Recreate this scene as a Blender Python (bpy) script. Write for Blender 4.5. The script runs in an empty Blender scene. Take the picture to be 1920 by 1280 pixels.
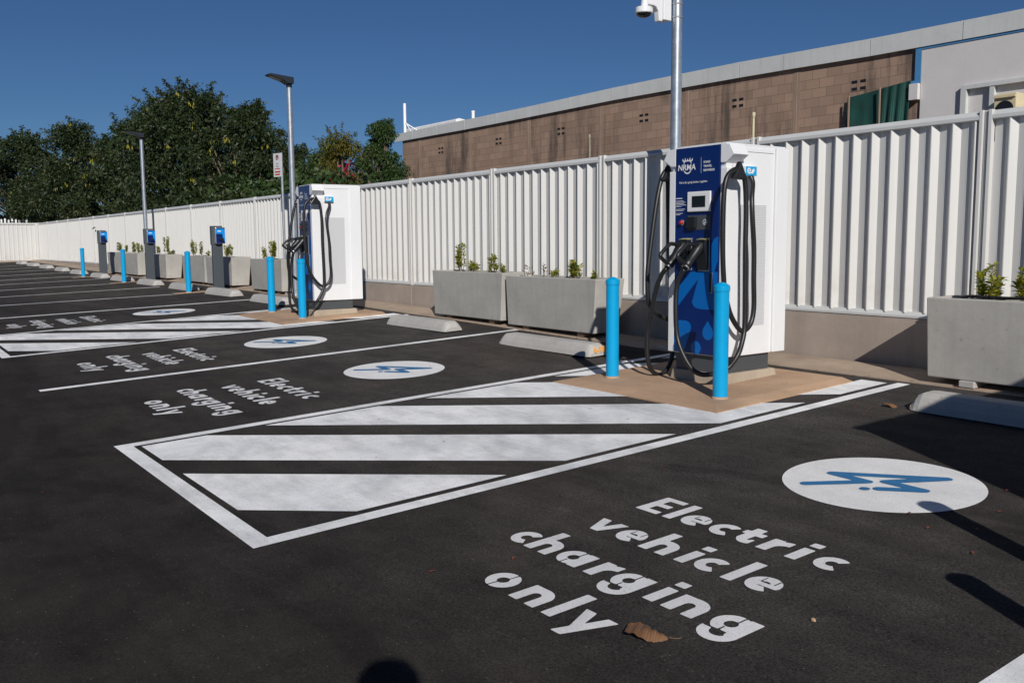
import bpy, bmesh, math, random
import numpy as np
from mathutils import Vector, Matrix

# ------------------------------------------------------------------ camera, sky, sun
S = bpy.context.scene
COL = S.collection
RAD = math.radians
EYE = 1.45                                             # lens height over the asphalt at the photographer's feet
cam = bpy.data.cameras.new('camera'); co = bpy.data.objects.new('camera', cam); COL.objects.link(co)
cam.sensor_width = 36.0; cam.lens = 32.0; cam.clip_start = 0.05; cam.clip_end = 2000
rt = Vector((0.59179503, 0.80605185, -0.00768514))
dn = Vector((0.08360279, -0.07085719, -0.99397678))
fw = Vector((-0.80174136, 0.58758802, -0.10932111))
m3 = Matrix((rt, -dn, -fw)).transposed()
co.matrix_world = Matrix.Translation((0, 0, EYE)) @ m3.to_4x4()
S.camera = co

SUN_EL, SUN_X, SUN_Y = RAD(30.0), 0.8796, -0.4757      # where the sun stands
SV = Vector((SUN_X * math.cos(SUN_EL), SUN_Y * math.cos(SUN_EL), math.sin(SUN_EL)))
W = bpy.data.worlds.new('World'); S.world = W; W.use_nodes = True
wn = W.node_tree.nodes; wl = W.node_tree.links
bg = wn['Background']
sky = wn.new('ShaderNodeTexSky'); sky.sky_type = 'NISHITA'; sky.sun_disc = False
sky.sun_elevation = SUN_EL; sky.sun_rotation = math.atan2(SUN_X, SUN_Y)
sky.altitude = 0; sky.air_density = 0.85; sky.dust_density = 0.0; sky.ozone_density = 10.0
wl.new(sky.outputs[0], bg.inputs[0]); bg.inputs[1].default_value = 0.05
sun = bpy.data.lights.new('sun', 'SUN'); sun.energy = 5.0; sun.angle = RAD(0.53); sun.color = (1.0, 0.955, 0.89)
so = bpy.data.objects.new('sun', sun); COL.objects.link(so)
so.rotation_euler = SV.to_track_quat('Z', 'Y').to_euler(); so.location = (10, -10, 20)
S.view_settings.view_transform = 'Standard'; S.view_settings.look = 'None'
S.view_settings.exposure = -0.20; S.view_settings.gamma = 1.0
try:
    S.cycles.max_bounces = 6; S.cycles.diffuse_bounces = 3; S.cycles.transparent_max_bounces = 8
except Exception:
    pass

rnd = random.Random(7)
# ------------------------------------------------------------------ ground shape
SL = 0.0394
XB = [v * 1.45 for v in (-60, -33, -20, -13, -11.5, -9.4, -7, -5, 10)]
BB = [v * 1.45 for v in (.30, .30, .14, .11, .09, .07, .035, 0, 0)]
def bx_(x): return float(np.interp(x, XB, BB))
def gz(x, y): return SL * y + bx_(x)

# ------------------------------------------------------------------ materials
def nd(nt, t, **k):
    n = nt.nodes.new(t)
    for a, v in k.items(): setattr(n, a, v)
    return n
def newmat(name):
    m = bpy.data.materials.new(name); m.use_nodes = True
    return m, m.node_tree, m.node_tree.nodes['Principled BSDF']
def rgba(c): return (c[0], c[1], c[2], 1.0)
def ramp(nt, src, p0, p1, c0=(0, 0, 0), c1=(1, 1, 1)):
    r = nd(nt, 'ShaderNodeValToRGB'); e = r.color_ramp.elements
    e[0].position = p0; e[1].position = p1; e[0].color = rgba(c0); e[1].color = rgba(c1)
    nt.links.new(src, r.inputs[0]); return r.outputs[0]
def mixc(nt, fac, a, b, mode='MIX'):
    n = nd(nt, 'ShaderNodeMix', data_type='RGBA', blend_type=mode)
    L = nt.links
    if isinstance(fac, (int, float)): n.inputs[0].default_value = fac
    else: L.new(fac, n.inputs[0])
    for i, v in ((6, a), (7, b)):
        if isinstance(v, tuple): n.inputs[i].default_value = rgba(v)
        else: L.new(v, n.inputs[i])
    return n.outputs[2]
def coords(nt, kind='Object', scale=(1, 1, 1)):
    t = nd(nt, 'ShaderNodeTexCoord'); mp = nd(nt, 'ShaderNodeMapping'); mp.inputs['Scale'].default_value = scale
    nt.links.new(t.outputs[kind], mp.inputs[0]); return mp.outputs[0]
def noise(nt, vec, sc, det=4, rough=.55):
    n = nd(nt, 'ShaderNodeTexNoise'); n.inputs['Scale'].default_value = sc; n.inputs['Detail'].default_value = det
    n.inputs['Roughness'].default_value = rough; nt.links.new(vec, n.inputs['Vector']); return n.outputs[0]
def bump(nt, bs, h, st=.3, dist=.01):
    b = nd(nt, 'ShaderNodeBump'); b.inputs['Strength'].default_value = st; b.inputs['Distance'].default_value = dist
    nt.links.new(h, b.inputs['Height']); nt.links.new(b.outputs[0], bs.inputs['Normal'])
def simple(name, c, rough=.5, metal=0, var=.12, sc=6, bsc=0, bst=.1, spec=None, dirt=0, coat=0):
    """painted / moulded surface with faint mottling and fine bump"""
    m, nt, bs = newmat(name); v = coords(nt)
    col = mixc(nt, ramp(nt, noise(nt, v, sc, 5), .3, .7), tuple(x * (1 - var) for x in c), tuple(min(1, x * (1 + var * .5)) for x in c))
    if dirt:
        col = mixc(nt, ramp(nt, noise(nt, v, 2.3, 7, .7), .52, .8, (0, 0, 0), (dirt,) * 3), col, (.12, .10, .08))
    nt.links.new(col, bs.inputs['Base Color']); bs.inputs['Roughness'].default_value = rough; bs.inputs['Metallic'].default_value = metal
    if spec is not None: bs.inputs['Specular IOR Level'].default_value = spec
    if coat: bs.inputs['Coat Weight'].default_value = coat
    if bsc: bump(nt, bs, noise(nt, v, bsc, 3), bst, .004)
    return m

def asphalt():
    m, nt, bs = newmat('asphalt'); L = nt.links; v = coords(nt)
    fine = noise(nt, v, 105, 5, .85); mid = noise(nt, v, 30, 5, .75); big = noise(nt, v, .55, 6, .62); huge = noise(nt, v, .16, 3, .5)
    c = mixc(nt, ramp(nt, fine, .42, .60), (.012, .0114, .0113), (.112, .105, .101))
    c = mixc(nt, ramp(nt, mid, .42, .7, (0, 0, 0), (.45,) * 3), c, (.058, .056, .0545))
    c = mixc(nt, ramp(nt, big, .45, .68, (0, 0, 0), (.5,) * 3), c, (.066, .054, .046))           # dusty brown patches
    c = mixc(nt, ramp(nt, huge, .38, .62, (.5,) * 3, (0, 0, 0)), c, (.024, .0235, .0235))
    vo = nd(nt, 'ShaderNodeTexVoronoi'); vo.inputs['Scale'].default_value = 75; L.new(v, vo.inputs['Vector'])
    wh = nd(nt, 'ShaderNodeTexWhiteNoise'); L.new(vo.outputs['Position'], wh.inputs['Vector'])
    pick = nd(nt, 'ShaderNodeMath', operation='GREATER_THAN'); L.new(wh.outputs['Value'], pick.inputs[0]); pick.inputs[1].default_value = .955
    near = nd(nt, 'ShaderNodeMath', operation='LESS_THAN'); L.new(vo.outputs['Distance'], near.inputs[0]); near.inputs[1].default_value = .22
    pp = nd(nt, 'ShaderNodeMath', operation='MULTIPLY'); L.new(pick.outputs[0], pp.inputs[0]); L.new(near.outputs[0], pp.inputs[1])
    sx0 = nd(nt, 'ShaderNodeSeparateXYZ'); L.new(v, sx0.inputs[0])
    ln = nd(nt, 'ShaderNodeMapRange'); ln.interpolation_type = 'SMOOTHSTEP'; L.new(sx0.outputs['Y'], ln.inputs[0]); ln.inputs[1].default_value = 4.4; ln.inputs[2].default_value = .6
    lx = nd(nt, 'ShaderNodeMapRange'); lx.interpolation_type = 'SMOOTHSTEP'; L.new(sx0.outputs['X'], lx.inputs[0]); lx.inputs[1].default_value = 3.5; lx.inputs[2].default_value = -5.5
    lm = nd(nt, 'ShaderNodeMath', operation='MULTIPLY'); L.new(ln.outputs[0], lm.inputs[0]); L.new(lx.outputs[0], lm.inputs[1])
    lm2 = nd(nt, 'ShaderNodeMath', operation='MULTIPLY'); L.new(lm.outputs[0], lm2.inputs[0]); lm2.inputs[1].default_value = .78
    c = mixc(nt, lm2.outputs[0], c, (.0170, .0150, .0142))                                         # tyre-polished driving lane
    c = mixc(nt, pp.outputs[0], c, (.135, .13, .125))                                               # pale grit
    def mul(c, f): return mixc(nt, 1.0, c, f, 'MULTIPLY')
    blot = noise(nt, v, 2.6, 8, .72); c = mul(c, ramp(nt, blot, .32, .68, (.68,) * 3, (1.32, 1.28, 1.25)))
    lng = noise(nt, coords(nt, scale=(.35, 2.4, 1)), 1.5, 6, .7); c = mul(c, ramp(nt, lng, .35, .65, (.80,) * 3, (1.18, 1.17, 1.16)))
    # tyre scuffs: paired dark treads turning out of the bays, broken up by noise
    for k, (ox, oy, rr) in enumerate(((-3.4, -3.6, 5.0), (-3.4, -3.6, 5.22), (-8.5, -4.2, 5.2), (-8.5, -4.2, 5.45), (-1.0, -2.2, 6.3), (-1.0, -2.2, 6.52))):
        mp = nd(nt, 'ShaderNodeMapping'); mp.inputs['Location'].default_value = (-ox, -oy, 0); mp.inputs['Scale'].default_value = (1, 1, 0); L.new(v, mp.inputs[0])
        ln_ = nd(nt, 'ShaderNodeVectorMath', operation='LENGTH'); L.new(mp.outputs[0], ln_.inputs[0])
        sb = nd(nt, 'ShaderNodeMath', operation='SUBTRACT'); L.new(ln_.outputs['Value'], sb.inputs[0]); sb.inputs[1].default_value = rr
        ab = nd(nt, 'ShaderNodeMath', operation='ABSOLUTE'); L.new(sb.outputs[0], ab.inputs[0])
        tr = ramp(nt, ab.outputs[0], .055, .085, (1, 1, 1), (0, 0, 0)); gate = ramp(nt, noise(nt, v, 1.1 + k * .1, 5, .7), .42, .62, (0, 0, 0), (.42,) * 3)
        g = mixc(nt, 1.0, tr, gate, 'MULTIPLY'); c = mixc(nt, g, c, (.013, .0125, .0125))
    L.new(c, bs.inputs['Base Color']); bs.inputs['Roughness'].default_value = .95; bs.inputs['Specular IOR Level'].default_value = .10
    h = mixc(nt, .5, fine, mid); bump(nt, bs, h, .8, .008)
    return m

def roadpaint(name, c=(.72, .73, .745), wear=.5):
    m, nt, bs = newmat(name); L = nt.links; v = coords(nt)
    fine = noise(nt, v, 150, 3, .7)
    scuff = noise(nt, coords(nt, scale=(1, 2.6, 1)), 1.7, 7, .68)
    col = mixc(nt, ramp(nt, scuff, .44, .70, (0, 0, 0), (wear,) * 3), c, tuple(x * .55 for x in c))
    col = mixc(nt, ramp(nt, fine, .29, .43, (.85,) * 3, (0, 0, 0)), col, tuple(x * .22 + .01 for x in c))
    wv = nd(nt, 'ShaderNodeTexWave', wave_type='RINGS', rings_direction='Z'); wv.inputs['Scale'].default_value = 1.1
    wv.inputs['Distortion'].default_value = .9; wv.inputs['Detail'].default_value = 3; wv.inputs['Detail Scale'].default_value = 4
    mp = nd(nt, 'ShaderNodeMapping'); mp.inputs['Location'].default_value = (9.5, 2.5, 0); L.new(v, mp.inputs[0]); L.new(mp.outputs[0], wv.inputs['Vector'])
    sm = noise(nt, coords(nt, scale=(1.0, .55, 1)), 1.3, 7, .74)
    col = mixc(nt, 1.0, col, ramp(nt, sm, .36, .60, (1 - wear * .27, 1 - wear * .25, 1 - wear * .22), (1.06, 1.06, 1.06)), 'MULTIPLY')
    pt = nd(nt, 'ShaderNodeMath', operation='MULTIPLY'); L.new(ramp(nt, wv.outputs['Fac'], .6, 1, (0, 0, 0), (wear * .3,) * 3), pt.inputs[0])
    L.new(ramp(nt, noise(nt, v, .9, 3), .42, .62), pt.inputs[1])
    col = mixc(nt, pt.outputs[0], col, tuple(x * .45 for x in c))
    L.new(col, bs.inputs['Base Color']); bs.inputs['Roughness'].default_value = .75
    bump(nt, bs, fine, .45, .004)
    return m

def concrete(name, c, var=.25, streak=True, rough=.85):
    m, nt, bs = newmat(name); L = nt.links; v = coords(nt)
    big = noise(nt, v, 1.6, 7, .65); fine = noise(nt, v, 55, 3, .6)
    col = mixc(nt, ramp(nt, big, .3, .72), tuple(x * (1 - var) for x in c), tuple(x * (1 + var * .4) for x in c))
    if streak:
        st = noise(nt, coords(nt, scale=(7, 7, .5)), 1.6, 5, .6)
        col = mixc(nt, ramp(nt, st, .5, .75, (0, 0, 0), (.35,) * 3), col, tuple(x * .62 for x in c))
    pits = ramp(nt, noise(nt, v, 26, 2, .5), .27, .31, (.55,) * 3, (0, 0, 0))
    col = mixc(nt, pits, col, tuple(x * .5 for x in c))
    col = mixc(nt, ramp(nt, fine, .4, .8, (0, 0, 0), (.3,) * 3), col, tuple(x * .7 for x in c))
    L.new(col, bs.inputs['Base Color']); bs.inputs['Roughness'].default_value = rough
    bump(nt, bs, fine, .3, .004)
    return m

def blockwork():
    m, nt, bs = newmat('brown blockwork'); L = nt.links
    t = nd(nt, 'ShaderNodeTexCoord'); sp = nd(nt, 'ShaderNodeSeparateXYZ'); cb = nd(nt, 'ShaderNodeCombineXYZ')
    L.new(t.outputs['Object'], sp.inputs[0]); L.new(sp.outputs['X'], cb.inputs['X']); L.new(sp.outputs['Z'], cb.inputs['Y'])
    br = nd(nt, 'ShaderNodeTexBrick'); L.new(cb.outputs[0], br.inputs['Vector'])
    br.inputs['Scale'].default_value = 1; br.inputs['Brick Width'].default_value = .345; br.inputs['Row Height'].default_value = .190
    br.inputs['Mortar Size'].default_value = .006; br.inputs['Mortar Smooth'].default_value = .3
    br.inputs['Color1'].default_value = rgba((.37, .250, .182)); br.inputs['Color2'].default_value = rgba((.285, .190, .137)); br.inputs['Mortar'].default_value = rgba((.165, .112, .083))
    nz = noise(nt, t.outputs['Object'], 2.1, 5, .6)
    c = mixc(nt, ramp(nt, nz, .4, .75, (0, 0, 0), (.5,) * 3), br.outputs['Color'], (.235, .17, .14))
    # damp, sooty runs falling from the roof flashing
    st = noise(nt, cb.outputs[0], 1.0, 2, .5)
    mp = nd(nt, 'ShaderNodeMapping'); mp.inputs['Scale'].default_value = (1.9, .22, 1); L.new(cb.outputs[0], mp.inputs[0])
    st = noise(nt, mp.outputs[0], 1.0, 6, .68)
    gate = ramp(nt, noise(nt, cb.outputs[0], .33, 2, .5), .44, .54); stn = mixc(nt, 1.0, ramp(nt, st, .47, .62, (0, 0, 0), (.82,) * 3), gate, 'MULTIPLY')
    c = mixc(nt, stn, c, (.060, .048, .043))
    L.new(c, bs.inputs['Base Color']); bs.inputs['Roughness'].default_value = .92
    bump(nt, bs, br.outputs['Fac'], -.5, .01)
    return m

def leafmat(name, c1, c2, c3, trans=.25):
    m, nt, bs = newmat(name); L = nt.links
    g = nd(nt, 'ShaderNodeNewGeometry'); v = coords(nt)
    col = mixc(nt, g.outputs['Random Per Island'], c1, c2)
    col = mixc(nt, ramp(nt, noise(nt, v, .75, 4), .50, .66, (0, 0, 0), (.8,) * 3), col, c3)
    L.new(col, bs.inputs['Base Color']); bs.inputs['Roughness'].default_value = .55
    tr = nd(nt, 'ShaderNodeBsdfTranslucent'); L.new(col, tr.inputs[0])
    mx = nd(nt, 'ShaderNodeMixShader'); mx.inputs[0].default_value = trans
    out = nt.nodes['Material Output']; L.new(bs.outputs[0], mx.inputs[1]); L.new(tr.outputs[0], mx.inputs[2]); L.new(mx.outputs[0], out.inputs[0])
    return m

M = {}
M['asphalt'] = asphalt()
M['roadpaint'] = roadpaint('white road paint', (.90, .90, .90), .75)
M['letterpaint'] = roadpaint('white lettering paint', (.72, .72, .73), .4)
M['circlepaint'] = roadpaint('white circle paint', (.78, .78, .78), .25)
M['bluepaint'] = roadpaint('blue road paint', (.018, .155, .36), .2)
def fencemat():
    m, nt, bs = newmat('white steel fence sheet'); L = nt.links; v = coords(nt); c = (.60, .597, .582)
    st = noise(nt, coords(nt, scale=(6, 6, .35)), 2.2, 6, .65)
    col = mixc(nt, ramp(nt, st, .5, .78, (0, 0, 0), (.35,) * 3), c, tuple(x * .78 for x in c))
    sp = nd(nt, 'ShaderNodeSeparateXYZ'); L.new(v, sp.inputs[0]); mr = nd(nt, 'ShaderNodeMapRange'); L.new(sp.outputs['Z'], mr.inputs[0]); mr.inputs[1].default_value = 1.25; mr.inputs[2].default_value = .78
    mm = nd(nt, 'ShaderNodeMath', operation='MULTIPLY'); L.new(mr.outputs[0], mm.inputs[0]); L.new(ramp(nt, noise(nt, v, 5, 6, .7), .45, .75, (0, 0, 0), (.5,) * 3), mm.inputs[1])
    col = mixc(nt, mm.outputs[0], col, (.36, .30, .24))                      # rain-splashed dust
    L.new(col, bs.inputs['Base Color']); bs.inputs['Roughness'].default_value = .42
    bump(nt, bs, noise(nt, v, 1.3, 3), .12, .02); return m
M['fence'] = fencemat()
M['fencerail'] = simple('grey white fence rail', (.56, .57, .57), .4, var=.04)
M['white'] = simple('white powder coat', (.72, .73, .745), .35, var=.03, sc=2)
M['whitevent'] = None
M['navy'] = simple('navy blue vinyl', (.0012, .0165, .115), .3, var=.05)
M['azure'] = simple('mid blue vinyl', (.001, .115, .42), .3, var=.05)
M['cyan'] = simple('bright cyan sticker', (.003, .33, .65), .3, var=.04)
M['bollard'] = simple('bright blue bollard paint', (.0, .315, .62), .32, var=.06, sc=9, dirt=.05)
M['cable'] = simple('black rubber cable', (.012, .012, .013), .42, var=.2)
M['black'] = simple('black plastic', (.011, .012, .014), .4, var=.2)
M['screen'] = simple('dark glass screen', (.006, .007, .008), .1, var=.1)
M['darkgrey'] = simple('dark grey powder coat', (.062, .068, .075), .5, var=.08)
M['postgrey'] = simple('slate grey post paint', (.060, .072, .085), .5, var=.08)
M['redbtn'] = simple('red button', (.42, .012, .012), .3)
M['yellow'] = simple('yellow label', (.62, .60, .16), .5)
M['silver'] = simple('brushed trim', (.45, .46, .48), .3, metal=.6)
M['galv'] = simple('galvanised steel', (.50, .54, .58), .36, metal=.75, var=.2, sc=14, bsc=30, bst=.05)
M['lampblack'] = simple('dark lamp casing', (.018, .022, .030), .4)
M['lens'] = simple('frosted lamp lens', (.45, .42, .36), .3)
M['concrete'] = concrete('planter concrete', (.44, .425, .395))
M['stopconc'] = concrete('pale wheel stop concrete', (.45, .435, .415), streak=False)
M['wallconc'] = concrete('tan retaining wall concrete', (.40, .335, .285))
M['apron'] = concrete('tan gutter concrete', (.40, .31, .235), streak=False, var=.35)
M['pad'] = concrete('orange tan pad concrete', (.47, .31, .20), streak=False, var=.32)
M['plinth'] = concrete('stained plinth concrete', (.42, .35, .27), var=.35)
M['orange'] = simple('orange marker paint', (.72, .33, .06), .7)
M['block'] = blockwork()
M['pier'] = concrete('brown control joint', (.33, .225, .165), streak=True)
M['bead'] = concrete('faded sealant', (.38, .33, .28), var=.4)
M['fascia'] = concrete('pale grey fascia sheet', (.60, .62, .62), var=.10, rough=.5)
M['render'] = concrete('off white render', (.62, .60, .60), var=.07, streak=False)
M['trimblue'] = simple('blue trim paint', (.07, .23, .46), .5)
M['shade'] = simple('dark green shade cloth', (.004, .052, .042), .75, var=.3, sc=3)
M['cream'] = simple('cream casing', (.60, .52, .34), .5)
M['recess'] = simple('grey board infill', (.42, .41, .40), .7)
M['roofwhite'] = simple('white roof paint', (.80, .82, .84), .5)
M['soil'] = concrete('potting soil', (.05, .038, .03), streak=False)
M['earth'] = concrete('dry earth', (.16, .12, .085), streak=False)
M['bark'] = concrete('brown bark', (.12, .09, .065), streak=True)
M['twig'] = simple('brown twig', (.13, .085, .05), .8)
M['leafdark'] = leafmat('dark feathery leaf', (.008, .021, .007), (.040, .064, .015), (.056, .068, .018), .22)
M['leafmid'] = leafmat('mid green leaf', (.022, .055, .014), (.05, .095, .02), (.07, .085, .018), .25)
M['leafyel'] = leafmat('yellow green leaf', (.15, .125, .012), (.05, .085, .015), (.20, .14, .015), .3)
M['leafshrub'] = leafmat('glossy shrub leaf', (.16, .24, .02), (.42, .37, .03), (.10, .17, .015), .35)
M['leafdead'] = leafmat('dried leaf', (.20, .10, .05), (.28, .16, .08), (.18, .10, .06), .2)
M['pods'] = simple('yellow seed pods', (.26, .24, .02), .6)
M['magenta'] = simple('magenta bracts', (.36, .004, .055), .6)
M['skin'] = simple('skin', (.50, .30, .22), .55)
M['shirt'] = simple('grey blue cotton', (.10, .13, .18), .9)
M['trousers'] = simple('dark denim', (.03, .035, .05), .9)
M['hair'] = simple('brown hair', (.05, .03, .02), .7)

def ventmat():
    m, nt, bs = newmat('perforated light grey panel'); L = nt.links
    v = coords(nt)
    wv = nd(nt, 'ShaderNodeTexWave', bands_direction='Z'); wv.inputs['Scale'].default_value = 22; L.new(v, wv.inputs['Vector'])
    c = mixc(nt, ramp(nt, wv.outputs['Fac'], .3, .7), (.46, .47, .49), (.58, .59, .61))
    L.new(c, bs.inputs['Base Color']); bs.inputs['Roughness'].default_value = .5
    bump(nt, bs, wv.outputs['Fac'], .3, .004); return m
M['whitevent'] = ventmat()

def dryleaf():
    m, nt, bs = newmat('dry brown leaf'); L = nt.links; v = coords(nt)
    wv = nd(nt, 'ShaderNodeTexWave', bands_direction='X'); wv.inputs['Scale'].default_value = 34; wv.inputs['Distortion'].default_value = 1.2
    L.new(v, wv.inputs['Vector'])
    c = mixc(nt, wv.outputs['Fac'], (.105, .052, .028), (.20, .108, .06))
    c = mixc(nt, ramp(nt, noise(nt, v, 25, 4), .4, .7), c, (.15, .07, .025))
    L.new(c, bs.inputs['Base Color']); bs.inputs['Roughness'].default_value = .7; bump(nt, bs, wv.outputs['Fac'], .4, .002)
    return m
M['dryleaf'] = dryleaf()

# ------------------------------------------------------------------ mesh collecting
class MB:
    def __init__(s): s.v = []; s.f = []; s.mi = []
    def add(s, vs, fs, mi=0):
        b = len(s.v); s.v += [tuple(p) for p in vs]; s.f += [tuple(i + b for i in f) for f in fs]; s.mi += [mi] * len(fs); return s
    def box(s, x0, x1, y0, y1, z0, z1, mi=0):
        vs = [(x, y, z) for z in (z0, z1) for y in (y0, y1) for x in (x0, x1)]
        return s.add(vs, [(0, 2, 3, 1), (4, 5, 7, 6), (0, 1, 5, 4), (2, 6, 7, 3), (0, 4, 6, 2), (1, 3, 7, 5)], mi)
    def frustum(s, b, t, mi=0):
        """b, t: (x0,x1,y0,y1,z) rings"""
        vs = []
        for (x0, x1, y0, y1, z) in (b, t): vs += [(x0, y0, z), (x1, y0, z), (x1, y1, z), (x0, y1, z)]
        return s.add(vs, [(3, 2, 1, 0), (4, 5, 6, 7), (0, 1, 5, 4), (1, 2, 6, 5), (2, 3, 7, 6), (3, 0, 4, 7)], mi)
    def prism(s, poly, axis, a, b, mi=0):
        """poly in the two other axes, extruded along axis from a to b"""
        def P(p, t):
            return {'x': (t, p[0], p[1]), 'y': (p[0], t, p[1]), 'z': (p[0], p[1], t)}[axis]
        n = len(poly); vs = [P(p, a) for p in poly] + [P(p, b) for p in poly]
        fs = [tuple(range(n))[::-1], tuple(range(n, 2 * n))] + [(i, (i + 1) % n, n + (i + 1) % n, n + i) for i in range(n)]
        return s.add(vs, fs, mi)
    def tube(s, pts, r, seg=10, mi=0, caps=True):
        pts = [Vector(p) for p in pts]; n = len(pts)
        rs = r if isinstance(r, (list, tuple)) else [r] * n
        up = None; rings = []
        for i, p in enumerate(pts):
            d = (pts[min(i + 1, n - 1)] - pts[max(i - 1, 0)]).normalized()
            if up is None:
                up = Vector((0, 0, 1)) if abs(d.z) < .9 else Vector((1, 0, 0))
            u = (up - d * up.dot(d)).normalized(); w = d.cross(u); up = u
            rings.append([p + (u * math.cos(a) + w * math.sin(a)) * rs[i] for a in [2 * math.pi * k / seg for k in range(seg)]])
        vs = [v for rg in rings for v in rg]; fs = []
        for i in range(n - 1):
            for k in range(seg):
                a, b = i * seg + k, i * seg + (k + 1) % seg
                fs.append((a, b, b + seg, a + seg))
        if caps: fs += [tuple(range(seg))[::-1], tuple(range((n - 1) * seg, n * seg))]
        return s.add(vs, fs, mi)
    def lathe(s, prof, c=(0, 0, 0), seg=24, mi=0):
        vs = [(c[0] + r * math.cos(2 * math.pi * k / seg), c[1] + r * math.sin(2 * math.pi * k / seg), c[2] + z) for r, z in prof for k in range(seg)]
        fs = []
        for i in range(len(prof) - 1):
            for k in range(seg):
                a, b = i * seg + k, i * seg + (k + 1) % seg
                fs.append((a, b, b + seg, a + seg))
        fs += [tuple(range(seg))[::-1], tuple(range((len(prof) - 1) * seg, len(prof) * seg))]
        return s.add(vs, fs, mi)
    def build(s, name, mats, parent=None, smooth=False, bevel=0, loc=None):
        me = bpy.data.meshes.new(name); me.from_pydata(s.v, [], s.f)
        mats = mats if isinstance(mats, (list, tuple)) else [mats]
        for m in mats: me.materials.append(M[m] if isinstance(m, str) else m)
        if len(mats) > 1: me.polygons.foreach_set('material_index', s.mi)
        if smooth == True: me.polygons.foreach_set('use_smooth', [True] * len(s.f))
        me.update()
        o = bpy.data.objects.new(name, me); COL.objects.link(o)
        if loc: o.location = loc
        if parent: o.parent = parent
        if bevel:
            b = o.modifiers.new('bevel', 'BEVEL'); b.width = bevel; b.segments = 2; b.limit_method = 'ANGLE'; b.angle_limit = RAD(35)
        if smooth == 'auto':
            me.polygons.foreach_set('use_smooth', [True] * len(s.f))
            e = o.modifiers.new('edges', 'EDGE_SPLIT'); e.split_angle = RAD(40)
        return o
def spline(pts, n=6):
    out = []; P = [Vector(p) for p in pts]
    for i in range(len(P) - 1):
        a, b, c, d = P[max(i - 1, 0)], P[i], P[i + 1], P[min(i + 2, len(P) - 1)]
        for k in range(n):
            t = k / n
            out.append(.5 * ((2 * b) + (c - a) * t + (2 * a - 5 * b + 4 * c - d) * t * t + (3 * b - a - 3 * c + d) * t ** 3))
    out.append(P[-1]); return out
def tag(o, label=None, cat=None, group=None, kind=None):
    if label: o['label'] = label
    if cat: o['category'] = cat
    if group: o['group'] = group
    if kind: o['kind'] = kind
    return o
def thing(name, loc, label, cat, group=None):
    o = bpy.data.objects.new(name, None); COL.objects.link(o); o.location = loc; o.empty_display_size = .2
    return tag(o, label, cat, group)
def copy_tree(o, parent=None):
    c = o.copy(); COL.objects.link(c); c.parent = parent
    for ch in [k for k in bpy.data.objects if k.parent == o]: copy_tree(ch, c)
    return c

# ------------------------------------------------------------------ outlines filled from distance functions
def sd_rect(X, Y, p0, p1, w):
    """flat-ended bar from p0 to p1, width w"""
    p0 = np.array(p0, float); p1 = np.array(p1, float); d = p1 - p0; L = np.hypot(*d); d /= L
    c = (p0 + p1) / 2; u = (X - c[0]) * d[0] + (Y - c[1]) * d[1]; v = -(X - c[0]) * d[1] + (Y - c[1]) * d[0]
    return np.maximum(np.abs(u) - L / 2, np.abs(v) - w / 2)
def sd_cap(X, Y, p0, p1, r):
    dx, dy = p1[0] - p0[0], p1[1] - p0[1]; t = np.clip(((X - p0[0]) * dx + (Y - p0[1]) * dy) / (dx * dx + dy * dy), 0, 1)
    return np.hypot(X - p0[0] - t * dx, Y - p0[1] - t * dy) - r
def sd_ring(X, Y, c, ro, ri, a0=None, a1=None, sx=1.0):
    """annulus, optionally with the wedge from a0 to a1 (degrees, counter-clockwise) cut out"""
    U = (X - c[0]) / sx; V = Y - c[1]; R = np.hypot(U, V); d = np.maximum(R - ro, ri - R)
    if a0 is not None:
        A = np.degrees(np.arctan2(V, U)); mid = (a0 + a1) / 2; half = (a1 - a0) / 2
        dd = (A - mid + 180) % 360 - 180; cut = (np.abs(dd) - half) * np.pi / 180 * R      # <0 inside the wedge
        d = np.maximum(d, -cut)
    return d
def sd_poly(X, Y, pts, r=0.0):
    P = np.array(pts, float); n = len(P); d = np.full(X.shape, 1e9); s = np.ones(X.shape)
    for i in range(n):
        a, b = P[i], P[i - 1]; e = b - a; wx, wy = X - a[0], Y - a[1]
        t = np.clip((wx * e[0] + wy * e[1]) / (e @ e), 0, 1); d = np.minimum(d, (wx - e[0] * t) ** 2 + (wy - e[1] * t) ** 2)
        c1 = Y >= a[1]; c2 = Y < b[1]; c3 = e[0] * wy > e[1] * wx
        s = np.where((c1 & c2 & c3) | (~c1 & ~c2 & ~c3), -s, s)
    return s * np.sqrt(d) - r
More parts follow.
